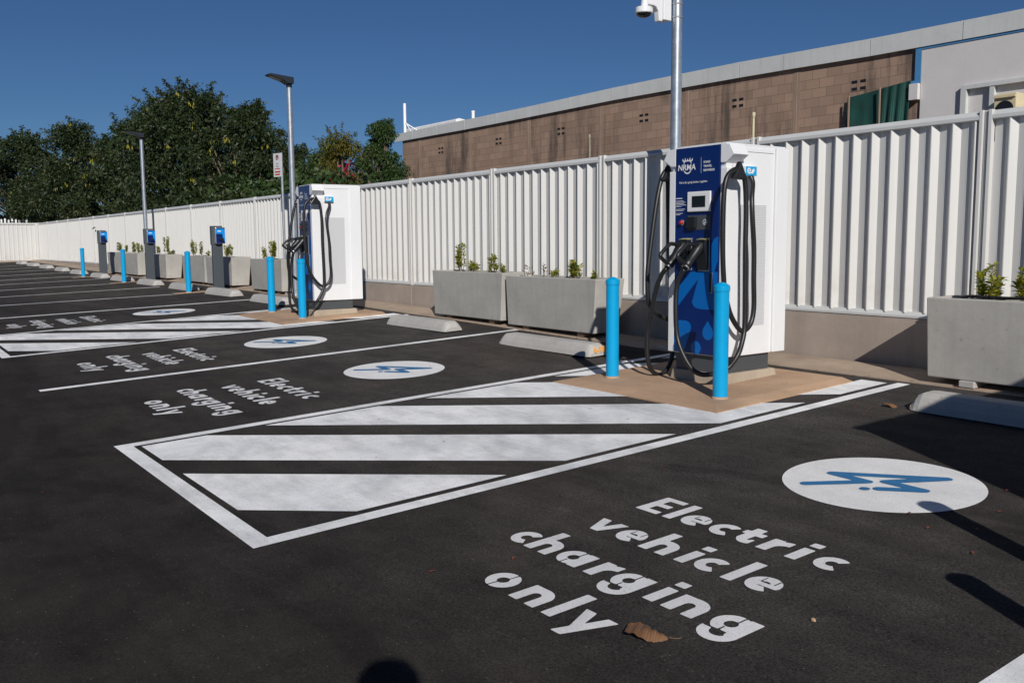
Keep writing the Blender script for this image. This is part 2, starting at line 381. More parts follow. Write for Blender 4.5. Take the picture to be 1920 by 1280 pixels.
def fill(fn, bb, h):
    """polygons covering fn(X,Y) < 0"""
    nx = int((bb[1] - bb[0]) / h) + 2; ny = int((bb[3] - bb[2]) / h) + 2
    xs = bb[0] + h * np.arange(nx); ys = bb[2] + h * np.arange(ny); X, Y = np.meshgrid(xs, ys); D = fn(X, Y)
    I = D < 0; vs, fs = [], []
    for j in range(ny - 1):
        i = 0
        while i < nx - 1:
            k = (I[j, i], I[j, i + 1], I[j + 1, i + 1], I[j + 1, i])
            if not any(k): i += 1; continue
            if all(k):
                i2 = i
                while i2 < nx - 1 and I[j, i2 + 1] and I[j + 1, i2 + 1]: i2 += 1
                b = len(vs); vs += [(xs[i], ys[j]), (xs[i2], ys[j]), (xs[i2], ys[j + 1]), (xs[i], ys[j + 1])]; fs.append((b, b + 1, b + 2, b + 3)); i = i2; continue
            cs = [(xs[i], ys[j], D[j, i]), (xs[i + 1], ys[j], D[j, i + 1]), (xs[i + 1], ys[j + 1], D[j + 1, i + 1]), (xs[i], ys[j + 1], D[j + 1, i])]
            out = []
            for q in range(4):
                a, b_ = cs[q], cs[(q + 1) % 4]
                if a[2] < 0: out.append((a[0], a[1]))
                if (a[2] < 0) != (b_[2] < 0):
                    t = a[2] / (a[2] - b_[2]); out.append((a[0] + (b_[0] - a[0]) * t, a[1] + (b_[1] - a[1]) * t))
            if len(out) >= 3:
                b = len(vs); vs += out; fs.append(tuple(range(b, b + len(out))))
            i += 1
    return vs, fs
def on_ground(mb, vf, dx=0, dy=0, off=.004, mi=0):
    vs, fs = vf
    return mb.add([(x + dx, y + dy, gz(x + dx, y + dy) + off) for x, y in vs], fs, mi)
def ground_poly(mb, poly, off=.004, mi=0):
    """flat-painted polygon, cut where the paving changes fall"""
    bm = bmesh.new(); bm.faces.new([bm.verts.new((x, y, 0)) for x, y in poly])
    for xb in XB:
        if min(p[0] for p in poly) < xb < max(p[0] for p in poly):
            bmesh.ops.bisect_plane(bm, geom=bm.verts[:] + bm.edges[:] + bm.faces[:], plane_co=(xb, 0, 0), plane_no=(1, 0, 0))
    bm.verts.index_update(); bm.normal_update()
    fs = [[v.index for v in f.verts] if f.normal.z > 0 else [v.index for v in f.verts][::-1] for f in bm.faces]
    mb.add([(v.co.x, v.co.y, gz(v.co.x, v.co.y) + off) for v in bm.verts], fs, mi); bm.free(); return mb

# ------------------------------------------------------------------ the ground
def sheet(name, xs, ys, zf, mat):
    mb = MB(); xs = sorted(set(xs)); ys = sorted(set(ys)); n = len(xs)
    vs = [(x, y, zf(x, y)) for y in ys for x in xs]
    fs = [(j * n + i, j * n + i + 1, (j + 1) * n + i + 1, (j + 1) * n + i) for j in range(len(ys) - 1) for i in range(n - 1)]
    return tag(mb.add(vs, fs).build(name, mat), kind='structure')
XE = [-47.95] + [x for x in XB if -47.9 < x < 10]
sheet('asphalt_car_park', XE + [30, 60], [-60, -20, 0, 7.03], gz, 'asphalt')
def bz(x, y):
    if y > 7.6 or x < -47.97: return .55
    return SL * max(y, -70) + bx_(max(x, -47.8)) - .09
sheet('ground', [-700, -200, -47.99, -47.93] + XE[1:] + [30, 60, 200, 700], [-700, -70, -20, 0, 7.03, 7.59, 7.61, 40, 200, 900], bz, 'earth')
# concrete gutter strip at the foot of the wall
mb = MB(); xs = XE + [15.0]; prof = [(6.98, -.05), (6.985, .008), (7.12, .016), (7.30, .035), (7.50, .028), (7.56, -.05)]
n = len(prof)
mb.add([(x, y, gz(x, y) + z) for x in xs for y, z in prof], [(i * n + k, (i + 1) * n + k, (i + 1) * n + k + 1, i * n + k + 1) for i in range(len(xs) - 1) for k in range(n - 1)])
tag(mb.build('concrete_gutter', 'apron'), kind='structure')

# ------------------------------------------------------------------ painted lines
LW = .105
def strip(mb, x0, y0, x1, y1, w=LW, off=.004): return ground_poly(mb, [(x0 - w / 2, y0), (x0 + w / 2, y0), (x1 + w / 2, y1), (x1 - w / 2, y1)], off)
def hatch(dx, name):
    mb = MB(); xl, xr, y0, y1 = -6.632 + dx, -3.97 + dx, 1.43, 6.9
    ground_poly(mb, [(xl, y0), (xr, y0), (xr - LW, y0 + .105), (xl + LW, y0 + .105)])
    ground_poly(mb, [(xl, y0), (xl + LW, y0 + .105), (xl + LW, y1), (xl, y1)])
    ground_poly(mb, [(xr - LW, y0 + .105), (xr, y0), (xr, y1), (xr - LW, y1)])
    a, b, c, d = xl + .150, xr - .165, 1.578, 6.84
    pad = (-6.24 + dx, -4.37 + dx, 5.04)
    for k in range(-1, 8):
        c0 = 6.17 - dx + 1.386 * k; c1 = c0 + .95
        # clip the diagonal band c0 < y - x < c1 to the bay, less the concrete pad
        for (ax, bx, ay, by) in ((a, b, c, pad[2]), (a, pad[0], pad[2], d), (pad[1], b, pad[2], d)):
            poly = [(ax, ay), (bx, ay), (bx, by), (ax, by)]
            for (cc, sg) in ((c0, 1), (c1, -1)):
                out = []
                for i in range(len(poly)):
                    p, q = poly[i], poly[(i + 1) % len(poly)]; fp = sg * (p[1] - p[0] - cc); fq = sg * (q[1] - q[0] - cc)
                    if fp >= 0: out.append(p)
                    if (fp >= 0) != (fq >= 0):
                        t = fp / (fp - fq); out.append((p[0] + (q[0] - p[0]) * t, p[1] + (q[1] - p[1]) * t))
                poly = out
                if len(poly) < 3: break
            if len(poly) >= 3:
                A = abs(sum(poly[i][0] * poly[(i + 1) % len(poly)][1] - poly[(i + 1) % len(poly)][0] * poly[i][1] for i in range(len(poly)))) / 2
                if A > .01: ground_poly(mb, poly)
    return tag(mb.build(name, 'roadpaint'), kind='structure')
hatch(0, 'hatched_marking'); hatch(-8.065, 'hatched_marking')
mb = MB(); strip(mb, -9.39, 1.405, -9.40, 7.0); tag(mb.build('bay_line', 'roadpaint'), kind='structure')
mb = MB(); strip(mb, -1.237, -.6, -1.237, 3.3); tag(mb.build('bay_line', 'roadpaint'), kind='structure')
for (xa, ya, xb, yb) in [(-17.44, 1.9, -16.94, 6.3), (-20.46, 2.2, -19.75, 5.75), (-23.31, 2.3, -22.75, 6.15), (-26.2, 2.4, -25.6, 5.8), (-29.2, 2.5, -28.7, 6.3), (-31.6, 2.6, -31.1, 6.2),
                         (-34.5, 2.6, -34.0, 6.3), (-37.3, 2.6, -36.8, 6.3), (-40.0, 2.6, -39.6, 6.3), (-42.8, 2.6, -42.4, 6.3)]:
    mb = MB(); s = (xb - xa) / (yb - ya); strip(mb, xa - s * (ya - 1.45), 1.45, xb, yb); tag(mb.build('bay_line', 'roadpaint'), kind='structure')

# ------------------------------------------------------------------ lettering on the paving
T_, XH, AS, DSC = .055, .147, .235, -.062                 # stem, x height, ascender, descender
R_ = XH / 2; RI = R_ - .042
def bar(x, y0, y1, w=T_): return lambda X, Y: sd_rect(X, Y, (x + w / 2, y0), (x + w / 2, y1), w)
def U(*fs): return lambda X, Y: np.minimum.reduce([f(X, Y) for f in fs])
def cut(f, *gs): return lambda X, Y: np.maximum.reduce([f(X, Y)] + [-g(X, Y) for g in gs])
def seg(p, q, w): return lambda X, Y: sd_rect(X, Y, p, q, w)
def ring(c, a0=None, a1=None, sx=1.0, ro=R_, ri=None): return lambda X, Y: sd_ring(X, Y, c, ro, (ro - .047) if ri is None else ri, a0, a1, sx)
def g_E(x): return U(bar(x, 0, AS), seg((x, AS - .021), (x + .143, AS - .021), .042), seg((x, AS / 2), (x + .130, AS / 2), .042), seg((x, .021), (x + .143, .021), .042))
def g_l(x): return bar(x, 0, AS)
def g_i(x): return U(bar(x, 0, XH), bar(x, XH + .030, XH + .030 + .046))
def g_c(x): return ring((x + R_, R_), -50, 50)
def g_o(x): return cut(ring((x + R_, R_), sx=1.04), seg((x + R_ - .01, -.01), (x + R_ - .005, .05), .008), seg((x + R_ + .01, .10), (x + R_ + .015, XH + .01), .008))
def g_e(x):
    c = (x + R_, R_); b = U(ring(c, -52, -8), seg((x + .03, R_ - .004), (x + XH - .004, R_ - .004), .030))
    b = lambda X, Y, b=b: np.maximum(b(X, Y), np.hypot(X - c[0], Y - c[1]) - R_)
    return cut(b, seg((x + .048, R_ + .012), (x + .048, R_ + .06), .007), seg((x + .112, R_ + .012), (x + .112, R_ + .06), .007))
def g_r(x): return U(bar(x, 0, XH), lambda X, Y: np.maximum.reduce([sd_ring(X, Y, (x + .105, .048), .102, .052), x + .03 - X, X - (x + .105), .03 - Y]))
def g_t(x): return U(seg((x + .05, .04), (x + .05, XH + .048), T_), seg((x, XH - .021), (x + .115, XH - .021), .042),
                     lambda X, Y: np.maximum.reduce([sd_ring(X, Y, (x + .083, .058), .0585, .013), Y - .06, X - (x + .112)]))
def arch(x, c0): return lambda X, Y: np.maximum(sd_ring(X, Y, (c0, XH - .066), .067, .019, sx=1.17), XH - .066 - Y)
def g_n(x, top=XH): return U(bar(x, 0, top), bar(x + .1015, 0, XH - .062), arch(x, x + .0782))
def g_h(x): return g_n(x, AS)
def g_a(x): return cut(U(ring((x + R_, R_)), bar(x + .108, 0, XH)), seg((x + .085, R_ + .02), (x + .085, XH), .008), seg((x + .070, 0), (x + .070, .045), .008))
def g_g(x): return cut(U(ring((x + R_, R_)), bar(x + .108, -.01, XH),
                         lambda X, Y: np.maximum(sd_ring(X, Y, (x + .083, -.002), .076, .034, sx=1.05), Y - .004 - np.maximum(0, (X - x - .09)) * 0)),
                       seg((x + .01, .006), (x + .106, .006), .009), seg((x + .085, R_ + .02), (x + .085, XH), .008), seg((x + .070, .01), (x + .070, .045), .008),
                       lambda X, Y: np.maximum(X - (x + .028), np.abs(Y + .03) - .03) if False else np.full(X.shape, 1.0))
def g_v(x): return lambda X, Y: sd_poly(X, Y, [(x, XH), (x + .056, XH), (x + .088, .058), (x + .12, XH), (x + .174, XH), (x + .112, 0), (x + .062, 0)])
def g_y(x): return lambda X, Y: sd_poly(X, Y, [(x, XH), (x + .056, XH), (x + .088, .058), (x + .12, XH), (x + .174, XH), (x + .094, -.062), (x + .040, -.062), (x + .065, .006)])
words = [(3.107, [(g_E, -3.210), (g_l, -3.030), (g_e, -2.945), (g_c, -2.770), (g_t, -2.628), (g_r, -2.470), (g_i, -2.320), (g_c, -2.210)]),
         (2.740, [(g_v, -3.196), (g_e, -3.000), (g_h, -2.818), (g_i, -2.604), (g_c, -2.525), (g_l, -2.350), (g_e, -2.262)]),
         (2.372, [(g_c, -3.308), (g_h, -3.166), (g_a, -2.976), (g_r, -2.760), (g_g, -2.634), (g_i, -2.412), (g_n, -2.318), (g_g, -2.112)]),
         (2.000, [(g_o, -2.975), (g_n, -2.770), (g_l, -2.565), (g_y, -2.470)])]
def letter_block():
    V, F = [], []
    for y, gl in words:
        fns = [g(x) for g, x in gl]
        x0 = min(x for _, x in gl) - .02
        vs, fs = fill(lambda X, Y: np.minimum.reduce([f(X, Y) for f in fns]), (x0, x0 + 1.44, -.09, .27), .0062)
        b = len(V); V += [(px, py + y) for px, py in vs]; F += [tuple(i + b for i in f) for f in fs]
    return V, F
LB = letter_block()
CX, CY = -2.63, 4.33
def disc(r, n=64): return [(CX + r * math.cos(2 * math.pi * k / n), CY + r * math.sin(2 * math.pi * k / n)) for k in range(n)]
_bp = [(-2.866, 4.034), (-2.668, 4.284), (-2.883, 4.296), (-2.415, 4.612), (-2.600, 4.352), (-2.388, 4.342), (-2.556, 4.216)]
bp = [(x_ - .015, y_) for x_, y_ in _bp]
def boltfn(X, Y):
    d = np.minimum.reduce([sd_cap(X, Y, bp[i], bp[i + 1], .031) for i in range(6)] + [np.hypot(X + 2.622, Y - 4.168) - .027])
    return np.minimum(d, sd_poly(X, Y, [(-2.50, 4.55), (-2.415, 4.612), (-2.515, 4.465)], .018))
BV = fill(boltfn, (-2.93, -2.33, 3.98, 4.68), .0065)
bays = [(0, 0, 'nearest the camera'), (-5.32, -5.15, 'just left of the near hatching'),
        (-8.07, -7.9, 'just right of the far hatching'), (-13.34, -13.2, 'farthest away, beyond the far hatching')]
for i, (dc, dt, w) in enumerate(bays):
    c = MB(); d = disc(.5); ground_poly(c, [(x + dc, y + .04 * (i > 0)) for x, y in d])
    o = tag(c.build('painted_circle', 'circlepaint'), 'white painted circle with blue lightning emblem, ' + w, 'road marking', 'painted circles in the charging bays')
    b = on_ground(MB(), BV, dc, .04 * (i > 0), .0072).build('lightning_emblem', 'bluepaint', o)
    tag(on_ground(MB(), LB, dt, 0, .004).build('painted_lettering', 'letterpaint'), 'white words Electric vehicle charging only, ' + w, 'lettering', 'painted words in the charging bays')

# ------------------------------------------------------------------ concrete pads, wheel stops, bollards
def pad(dx, name='concrete_pad'):
    x0, x1, y0, y1 = -6.25 + dx, -4.36 + dx, 5.03, 6.70; s = .14
    z = lambda x, y, o: gz(x, y) + o
    mb = MB(); R = [(x0, y0), (x1, y0), (x1, y1), (x0, y1)]; T = [(x0 + s, y0 + s), (x1 - s, y0 + s), (x1 - .1, y1), (x0 + .1, y1)]
    vs = [(x, y, z(x, y, -.02)) for x, y in R] + [(x, y, z(x, y, .010)) for x, y in R] + [(x, y, z(x, y, .034)) for x, y in T]
    fs = [(i, (i + 1) % 4, 4 + (i + 1) % 4, 4 + i) for i in range(4)] + [(4 + i, 4 + (i + 1) % 4, 8 + (i + 1) % 4, 8 + i) for i in range(4)] + [(8, 9, 10, 11)]
    return tag(mb.add(vs, fs).build(name, 'pad'), kind='structure')
pad(0); pad(-8.065)
for (x, y) in [(-19.85, 5.98), (-25.75, 6.02), (-30.3, 5.95)]:
    mb = MB(); ground_poly(mb, [(x - .22, y - .32), (x + .22, y - .32), (x + .22, 6.99), (x - .22, 6.99)], .010); tag(mb.build('concrete_pad', 'pad'), kind='structure')

def stop_mesh(L, mark=False):
    mb = MB(); D, H = .30, .125
    prof = [(0, 0), (.018, .045), (.05, .095), (.085, H), (D - .085, H), (D - .05, .095), (D - .018, .045), (D, 0)]
    secs = [(0, .0), (.012, .38), (.035, .72), (.075, .96), (.12, 1.0), (L - .12, 1.0), (L - .075, .96), (L - .035, .72), (L - .012, .38), (L, 0.0)]
    vs = []
    for x, k in secs:
        for (y, z) in prof:
            kk = max(k, .001); sh = 1 - .22 * (1 - kk)
            vs.append((x - L / 2, D / 2 + (y - D / 2) * sh, z * (.30 + .70 * kk)))
    n = len(prof); fs = [(i * n + k, (i + 1) * n + k, (i + 1) * n + k + 1, i * n + k + 1) for i in range(len(secs) - 1) for k in range(n - 1)]
    fs = [f[::-1] for f in fs]
    fs += [tuple(range(n)), tuple(range((len(secs) - 1) * n, len(secs) * n))[::-1]]
    return mb.add(vs, fs)
stops = [(-2.66, 1.62, 'half in shade beside the right planter, nearest the camera'), (-7.83, 1.62, 'with orange marks, just left of the near charger'),
         (-10.59, 1.55, 'just right of the far charger'), (-15.95, 1.6, 'immediately left of the far charger'), (-18.55, 1.6, 'in front of the nearest grey charging post'),
         (-21.25, 1.6, 'behind the blue bollard nearest the far charger'), (-24.05, 1.6, 'between the first two grey charging posts'), (-26.9, 1.6, 'behind the middle of the three far bollards'),
         (-29.6, 1.6, 'in front of the farthest grey charging post'), (-32.6, 1.6, 'behind the farthest blue bollard'), (-35.4, 1.6, 'beyond the farthest bollard, first of the last four'),
         (-38.4, 1.6, 'beyond the farthest bollard, second of the last four'), (-41.3, 1.6, 'beyond the farthest bollard, third of the last four'), (-44.2, 1.6, 'at the far fence corner, last of the row')]
for i, (x, L, w) in enumerate(stops):
    y = 5.99 if i == 0 else 6.12
    t = thing('wheel_stop', (x, y, gz(x, y + .15) + .002), 'low pale concrete wheel stop ' + w, 'wheel stop', 'concrete wheel stops along the bay ends')
    o = stop_mesh(L).build('concrete_block', 'stopconc', t, bevel=.012)
    t.rotation_euler = (math.atan(SL), 0, RAD([-1.5, .6, 1.2, -.8, .5][i % 5]) * .6)
    if i == 1:
        cu = bpy.data.curves.new('mark', 'FONT'); cu.body = '6-18'; cu.size = .085; cu.offset = .005
        oo = bpy.data.objects.new('m', cu); COL.objects.link(oo); dg = bpy.context.evaluated_depsgraph_get(); dg.update()
        me = bpy.data.meshes.new_from_object(oo.evaluated_get(dg)); bpy.data.objects.remove(oo)
        me.materials.clear(); me.materials.append(M['orange'])
        mk = bpy.data.objects.new('orange_number', me); COL.objects.link(mk); mk.parent = t
        mk.rotation_euler = (RAD(64), 0, RAD(90)); mk.location = (L / 2 - .004, .075, .030)
for ch in [o for o in bpy.data.objects if o.name.startswith('orange_number')]:
    ch.rotation_euler = (RAD(66), 0, RAD(90)); ch.location.x += .012; ch.location.z += .008

def make_bollard(x, y, label):
    t = thing('bollard', (x, y, gz(x, y)), label, 'bollard', 'blue bollards guarding the chargers')
    MB().lathe([(.057, -.01), (.057, .835)], seg=28).build('post', 'bollard', t, smooth='auto')
    MB().lathe([(.0615, .822), (.0625, .845), (.0615, .862), (.050, .872), (.030, .884), (.010, .889), (.001, .889)], seg=28).build('cap', 'bollard', t, smooth='auto')
    MB().lathe([(.068, 0), (.066, .012), (.0575, .018)], seg=24).build('grout_collar', 'pad', t, smooth='auto')
    return t
b0 = make_bollard(-4.615, 5.355, 'bright blue bollard standing in front of the near charger, closest to the camera')
bl = [(-5.911, 5.43, 'bright blue bollard at the left front of the near charger pad'), (-12.70, 5.46, 'bright blue bollard directly in front of the far charger'),
      (-13.97, 5.49, 'bright blue bollard at the left front of the far charger pad'), (-19.90, 5.98, 'thin blue bollard in front of the nearest grey charging post'),
      (-25.743, 6.05, 'thin blue bollard in front of the middle grey charging post'), (-30.317, 5.95, 'thin blue bollard farthest away, left of the others')]
for x, y, l in bl:
    c = copy_tree(b0); c.location = (x, y, gz(x, y) + (.03 if x > -15 else .008)); c['label'] = l
b0.location.z += .03
# two more bollards and a cabinet made up to cast the large shadow, just right of the frame: their shadows fall into it
for x, y, l in [(-1.0, 3.48, 'bright blue bollard beside the white cabinet added for its shadow, nearer the bay'), (-.45, 2.73, 'bright blue bollard before the white cabinet added for its shadow, nearer the lens')]:
    c = copy_tree(b0); c.location = (x, y, gz(x, y)); c['label'] = l
t = thing('shadow_cabinet', (-.27, 3.63, gz(0, 4.2)), 'tall white cabinet with double doors, added unseen to cast the large shadow', 'cabinet')
MB().box(0, .9, 0, 1.95, .10, 2.08).build('housing', 'white', t, bevel=.01)
MB().box(-.03, .93, -.03, 1.98, 2.083, 2.12).build('roof', 'white', t, bevel=.01)
MB().box(.02, .88, .02, 1.93, -.05, .098).build('base', 'darkgrey', t)
for k in (0, 1):
    d = MB().box(-.022, -.002, .04 + k * .96, .96 + k * .95, .14, 2.04).build('door', 'white', t, bevel=.005)
    MB().box(-.05, -.024, .84 + k * .18, .87 + k * .18, 1.0, 1.18).build('handle', 'black', d, bevel=.004)

# ------------------------------------------------------------------ flat writing
def text_mesh(body, size, xy, mb, y, sx=1.0, shear=0, off=0, align='LEFT', mi=0):
    cu = bpy.data.curves.new('t', 'FONT'); cu.body = body; cu.size = size; cu.shear = shear; cu.offset = off; cu.align_x = align; cu.resolution_u = 3
    oo = bpy.data.objects.new('t', cu); COL.objects.link(oo); dg = bpy.context.evaluated_depsgraph_get(); dg.update()
    me = bpy.data.meshes.new_from_object(oo.evaluated_get(dg)); bpy.data.objects.remove(oo)
    mb.add([(v.co.x * sx + xy[0], y, v.co.y + xy[1]) for v in me.vertices], [tuple(p.vertices) for p in me.polygons], mi)
    bpy.data.meshes.remove(me)
def flat(mb, vf, y, mi=0, dx=0, dz=0):
    vs, fs = vf; return mb.add([(a + dx, y, b + dz) for a, b in vs], fs, mi)

# ------------------------------------------------------------------ fast charger
def make_charger():
    t = thing('fast_charger', (-5.25, 5.77, .227), 'white fast charger cabinet with navy front, nearer the camera', 'charging station', 'white and navy fast chargers')
    MB().frustum((-.285, .315, -.02, .70, 0), (-.265, .295, .0, .685, .118)).build('concrete_plinth', 'plinth', t, bevel=.012)
    MB().box(-.25, .262, .03, .63, .119, .262).build('base', 'darkgrey', t, bevel=.004)
    bd = MB(); bd.box(-.292, .294, .012, .775, .258, 1.985); bd.build('cabinet', 'white', t, bevel=.006)
    rr = MB()
    for sx in (-1, 1):
        x0, x1 = sorted((sx * .2945, sx * .318)); rr.box(x0, x1, .615, .778, .262, 1.982)
    rr.build('rear_edge_panel', 'white', t, bevel=.006)
    MB().box(-.285, .287, .02, .768, 1.986, 1.998).build('top_cover', 'white', t, bevel=.004)
    # side seam lip
    for sx in (-1, 1):
        MB().box(*sorted((sx * .295, sx * .300)), .205, .60, 1.935, 1.965).build('side_seam', 'white', t, bevel=.001)
    # front navy panel
    fr = MB(); fr.box(-.240, .240, -.008, .0115, .268, 1.985); fp = fr.build('front_panel', 'navy', t, bevel=.003)
    Y1 = -.0092
    gm = MB()
    shapes = [[(.238, 1.25), (.20, 1.235), (.170, 1.19), (.160, 1.06), (.158, .965), (.20, .955), (.238, 1.055)],
              [(-.236, .62), (-.236, .78), (-.055, .955), (.05, .962), (.238, .962), (.238, .648), (.040, .648), (-.010, .660), (-.038, .700), (.028, .895)],
              [(-.236, .540), (-.095, .541), (-.058, .525), (-.042, .492), (-.060, .43), (-.125, .272), (-.236, .272)]]
    def f(X, Y):
        d = np.minimum.reduce([sd_poly(X, Y, s) for s in shapes])
        d = np.minimum(d, np.hypot(X - .142, Y - .452) - .058); d = np.minimum(d, sd_poly(X, Y, [(.139, .548), (.092, .480), (.190, .482)], .004))
        return np.minimum(d, np.hypot(X - .012, Y - .318) - .056)
    flat(gm, fill(f, (-.26, .26, .25, 1.30), .006), Y1).build('blue_pattern', 'azure', fp)
    # emblem and words
    lg = MB(); cxl, czl = -.108, 1.832
    def emb(X, Y):
        d = sd_ring(X, Y, (cxl, czl), .062, .051, sx=.82)
        d = np.maximum(d, Y - (czl + .045))
        for k in range(5):
            a = cxl - .048 + k * .024; d = np.minimum(d, sd_poly(X, Y, [(a - .009, czl + .046), (a + .009, czl + .046), (a + (k - 2) * .004, czl + .070 + .006 * (k % 2))]))
        d = np.minimum(d, sd_rect(X, Y, (cxl - .052, czl + .0455), (cxl + .052, czl + .0455), .007))
        return np.maximum(d, -(np.abs(Y - (czl - .004)) - .030))
    flat(lg, fill(emb, (-.2, 0, 1.75, 1.93), .003), Y1)
    text_mesh('NRMA', .066, (-.217, 1.803), lg, Y1 - .001, 1.06, .12, .0016)
    for i, w in enumerate(('ROAD', 'TRAVEL', 'REWARDS')): text_mesh(w, .0245, (.068, 1.848 - i * .033), lg, Y1, 1.05, 0, .0007)
    lg.box(.0415, .0435, Y1 - .0005, Y1, 1.768, 1.895)
    lg.build('white_emblem', 'white', fp); lg = MB()
    text_mesh("We're for going further, together.", .0245, (-.2, 1.693), lg, Y1, .93, 0, .0003)
    lg.build('slogan', 'white', fp); lg = MB()
    zz = 1.575
    for i, wd in enumerate((.07, 0, .085, .105, .09, .115, .06, 0, .10, .085, 0, .075, .05)):
        if wd: lg.box(-.232, -.232 + wd, Y1 - .0005, Y1, zz - (.004 if i else .007), zz)
        zz -= .0115
    lg.build('small_print', 'white', fp)
    # screen
    b = MB().box(-.092, .160, -.026, -.0085, 1.455, 1.620).build('screen_bezel', 'white', fp, bevel=.006)
    MB().box(-.036, .108, -.029, -.0262, 1.492, 1.583).build('screen', 'screen', b)
    e = MB().lathe([(.024, 0), (.024, .008), (.018, .010)], seg=20); e.v = [(x - .158, -.0088 - z, y + 1.368) for x, y, z in e.v]; eb = e.build('emergency_stop', 'silver', fp, smooth='auto')
    e = MB().lathe([(.0175, .009), (.0175, .024), (.011, .031), (.001, .032)], seg=20); e.v = [(x - .158, -.0088 - z, y + 1.368) for x, y, z in e.v]; e.build('red_button', 'redbtn', eb, smooth='auto')
    rp = MB().box(-.096, .156, -.013, -.0085, 1.305, 1.425).build('reader_plate', 'darkgrey', fp, bevel=.003)
    MB().box(-.088, .012, -.044, -.0135, 1.318, 1.412).build('card_terminal', 'black', rp, bevel=.008)
    flat(MB(), fill(lambda X, Y: np.minimum(sd_ring(X, Y, (.098, 1.368), .024, .019), np.maximum(sd_poly(X, Y, [(.088, 1.352), (.112, 1.362), (.102, 1.384)]), 0 * X - 1)), (.06, .13, 1.33, 1.41), .003), -.0142).build('tap_symbol', 'white', rp)
    # connector holsters and connectors
    for k, (hx, z1, z0) in enumerate(((-.102, 1.239, .970), (.092, 1.237, .965))):
        h = MB().box(hx - .060, hx + .060, -.016, -.0085, z0, z1).build('holster_frame', 'silver', fp, bevel=.003)
        hb = MB(); hb.prism([(-.0165, z0 + .006), (-.0165, z1 - .012), (-.060, z1 - .022), (-.075, z1 - .055), (-.030, z0 + .01)], 'x', hx - .055, hx + .055); hb.build('holster', 'black', h, bevel=.004)
        MB().box(hx - .045, hx + .042, -.060, -.018, z1 - .0118, z1 - .0085).build('label', 'yellow', h)
        tip = Vector((hx, -.055, z1 - .055)); base = Vector((hx - (.010 if k == 0 else .006), -.215, 1.012)); d = base - tip
        c = MB(); q = [tip + d * s for s in (0, .12, .3, .55, .8, .95, 1.0, 1.10)]
        c.tube(q, [.043, .048, .043, .037, .036, .041, .035, .023], 14)
        c.tube(spline([(hx, -.110, 1.180), (hx, -.195, 1.192), (hx, -.235, 1.175), (hx, -.318, 1.108), (hx, -.310, 1.075), (hx, -.228, 1.022)], 4), .0165, 10)
        c.tube([(hx, -.10, 1.17), (hx, -.125, 1.20)], .03, 10)
        cn = c.build('connector', 'black', t, smooth='auto')
        MB().tube([base + d * .05, base + d * .085], .033, 14).build('collar', 'silver', cn, smooth='auto')
    # front corner panels, hose arms
    for sx in (-1, 1):
        e = MB(); x0, x1 = sorted((sx * .2455, sx * .3165)); e.box(x0, x1, -.004, .165, .262, 1.80); e.build('corner_panel', 'white', t, bevel=.006)
        a = MB(); a.prism([(sx * .246, 1.985), (sx * .335, 1.985), (sx * .385, 1.900), (sx * .300, 1.840), (sx * .246, 1.840)][::sx], 'y', -.006, .175)
        a.build('hose_arm', 'white', t, bevel=.004)
        s = MB(); hx = sx * .415
        s.prism([(-.092, 1.722), (-.05, 1.778), (.0, 1.862), (.045, 1.778), (.088, 1.720), (.04, 1.715), (-.04, 1.715)], 'x', hx - .026, hx + .026)
        s.v = [(x, y + (.02 if sx > 0 else .075), z + (-.02 if sx > 0 else .01)) for x, y, z in s.v]
        s.build('cable_saddle', 'black', t, bevel=.012)
        w = MB(); w.tube([(sx * .345, .06, 1.88), (hx, .02 if sx > 0 else .075, 1.835)], .002, 5); w.build('hanger_wire', 'silver', t)
    # blue outlet box on each side with the little e-and-plug emblem
    for sx in (-1, 1):
        x0, x1 = sorted((sx * .2945, sx * .335)); ob = MB().prism([(.195, 1.815), (.335, 1.815), (.335, 1.738), (.195, 1.738)], 'x', x0, x1).build('cable_outlet', 'white', t, bevel=.003)
        X0 = sx * .3365; em = MB(); em.add([(X0, .197, 1.740), (X0, .333, 1.740), (X0, .333, 1.813), (X0, .197, 1.813)], [(0, 1, 2, 3) if sx > 0 else (3, 2, 1, 0)])
        st = em.build('blue_sticker', 'cyan', ob)
        def efn(X, Y):
            d = np.minimum(sd_ring(X, Y, (.237, 1.778), .024, .0125, -35, 5), sd_rect(X, Y, (.222, 1.777), (.258, 1.777), .008))
            d = np.minimum(d, sd_cap(X, Y, (.243, 1.758), (.275, 1.766), .0048)); d = np.minimum(d, sd_cap(X, Y, (.279, 1.768), (.287, 1.782), .012))
            d = np.minimum(d, sd_cap(X, Y, (.290, 1.789), (.302, 1.794), .0032)); return np.minimum(d, sd_cap(X, Y, (.294, 1.778), (.306, 1.781), .0032))
        vs, fs = fill(efn, (.2, .33, 1.74, 1.81), .0028)
        vs = [(a if sx > 0 else .53 - a, b) for a, b in vs]
        MB().add([(X0 + sx * .0012, a, b) for a, b in vs], fs).build('white_emblem', 'white', st)
        MB().box(*sorted((sx * .2945, sx * .2975)), .185, .515, .505, 1.505).build('vent_panel', 'whitevent', t)
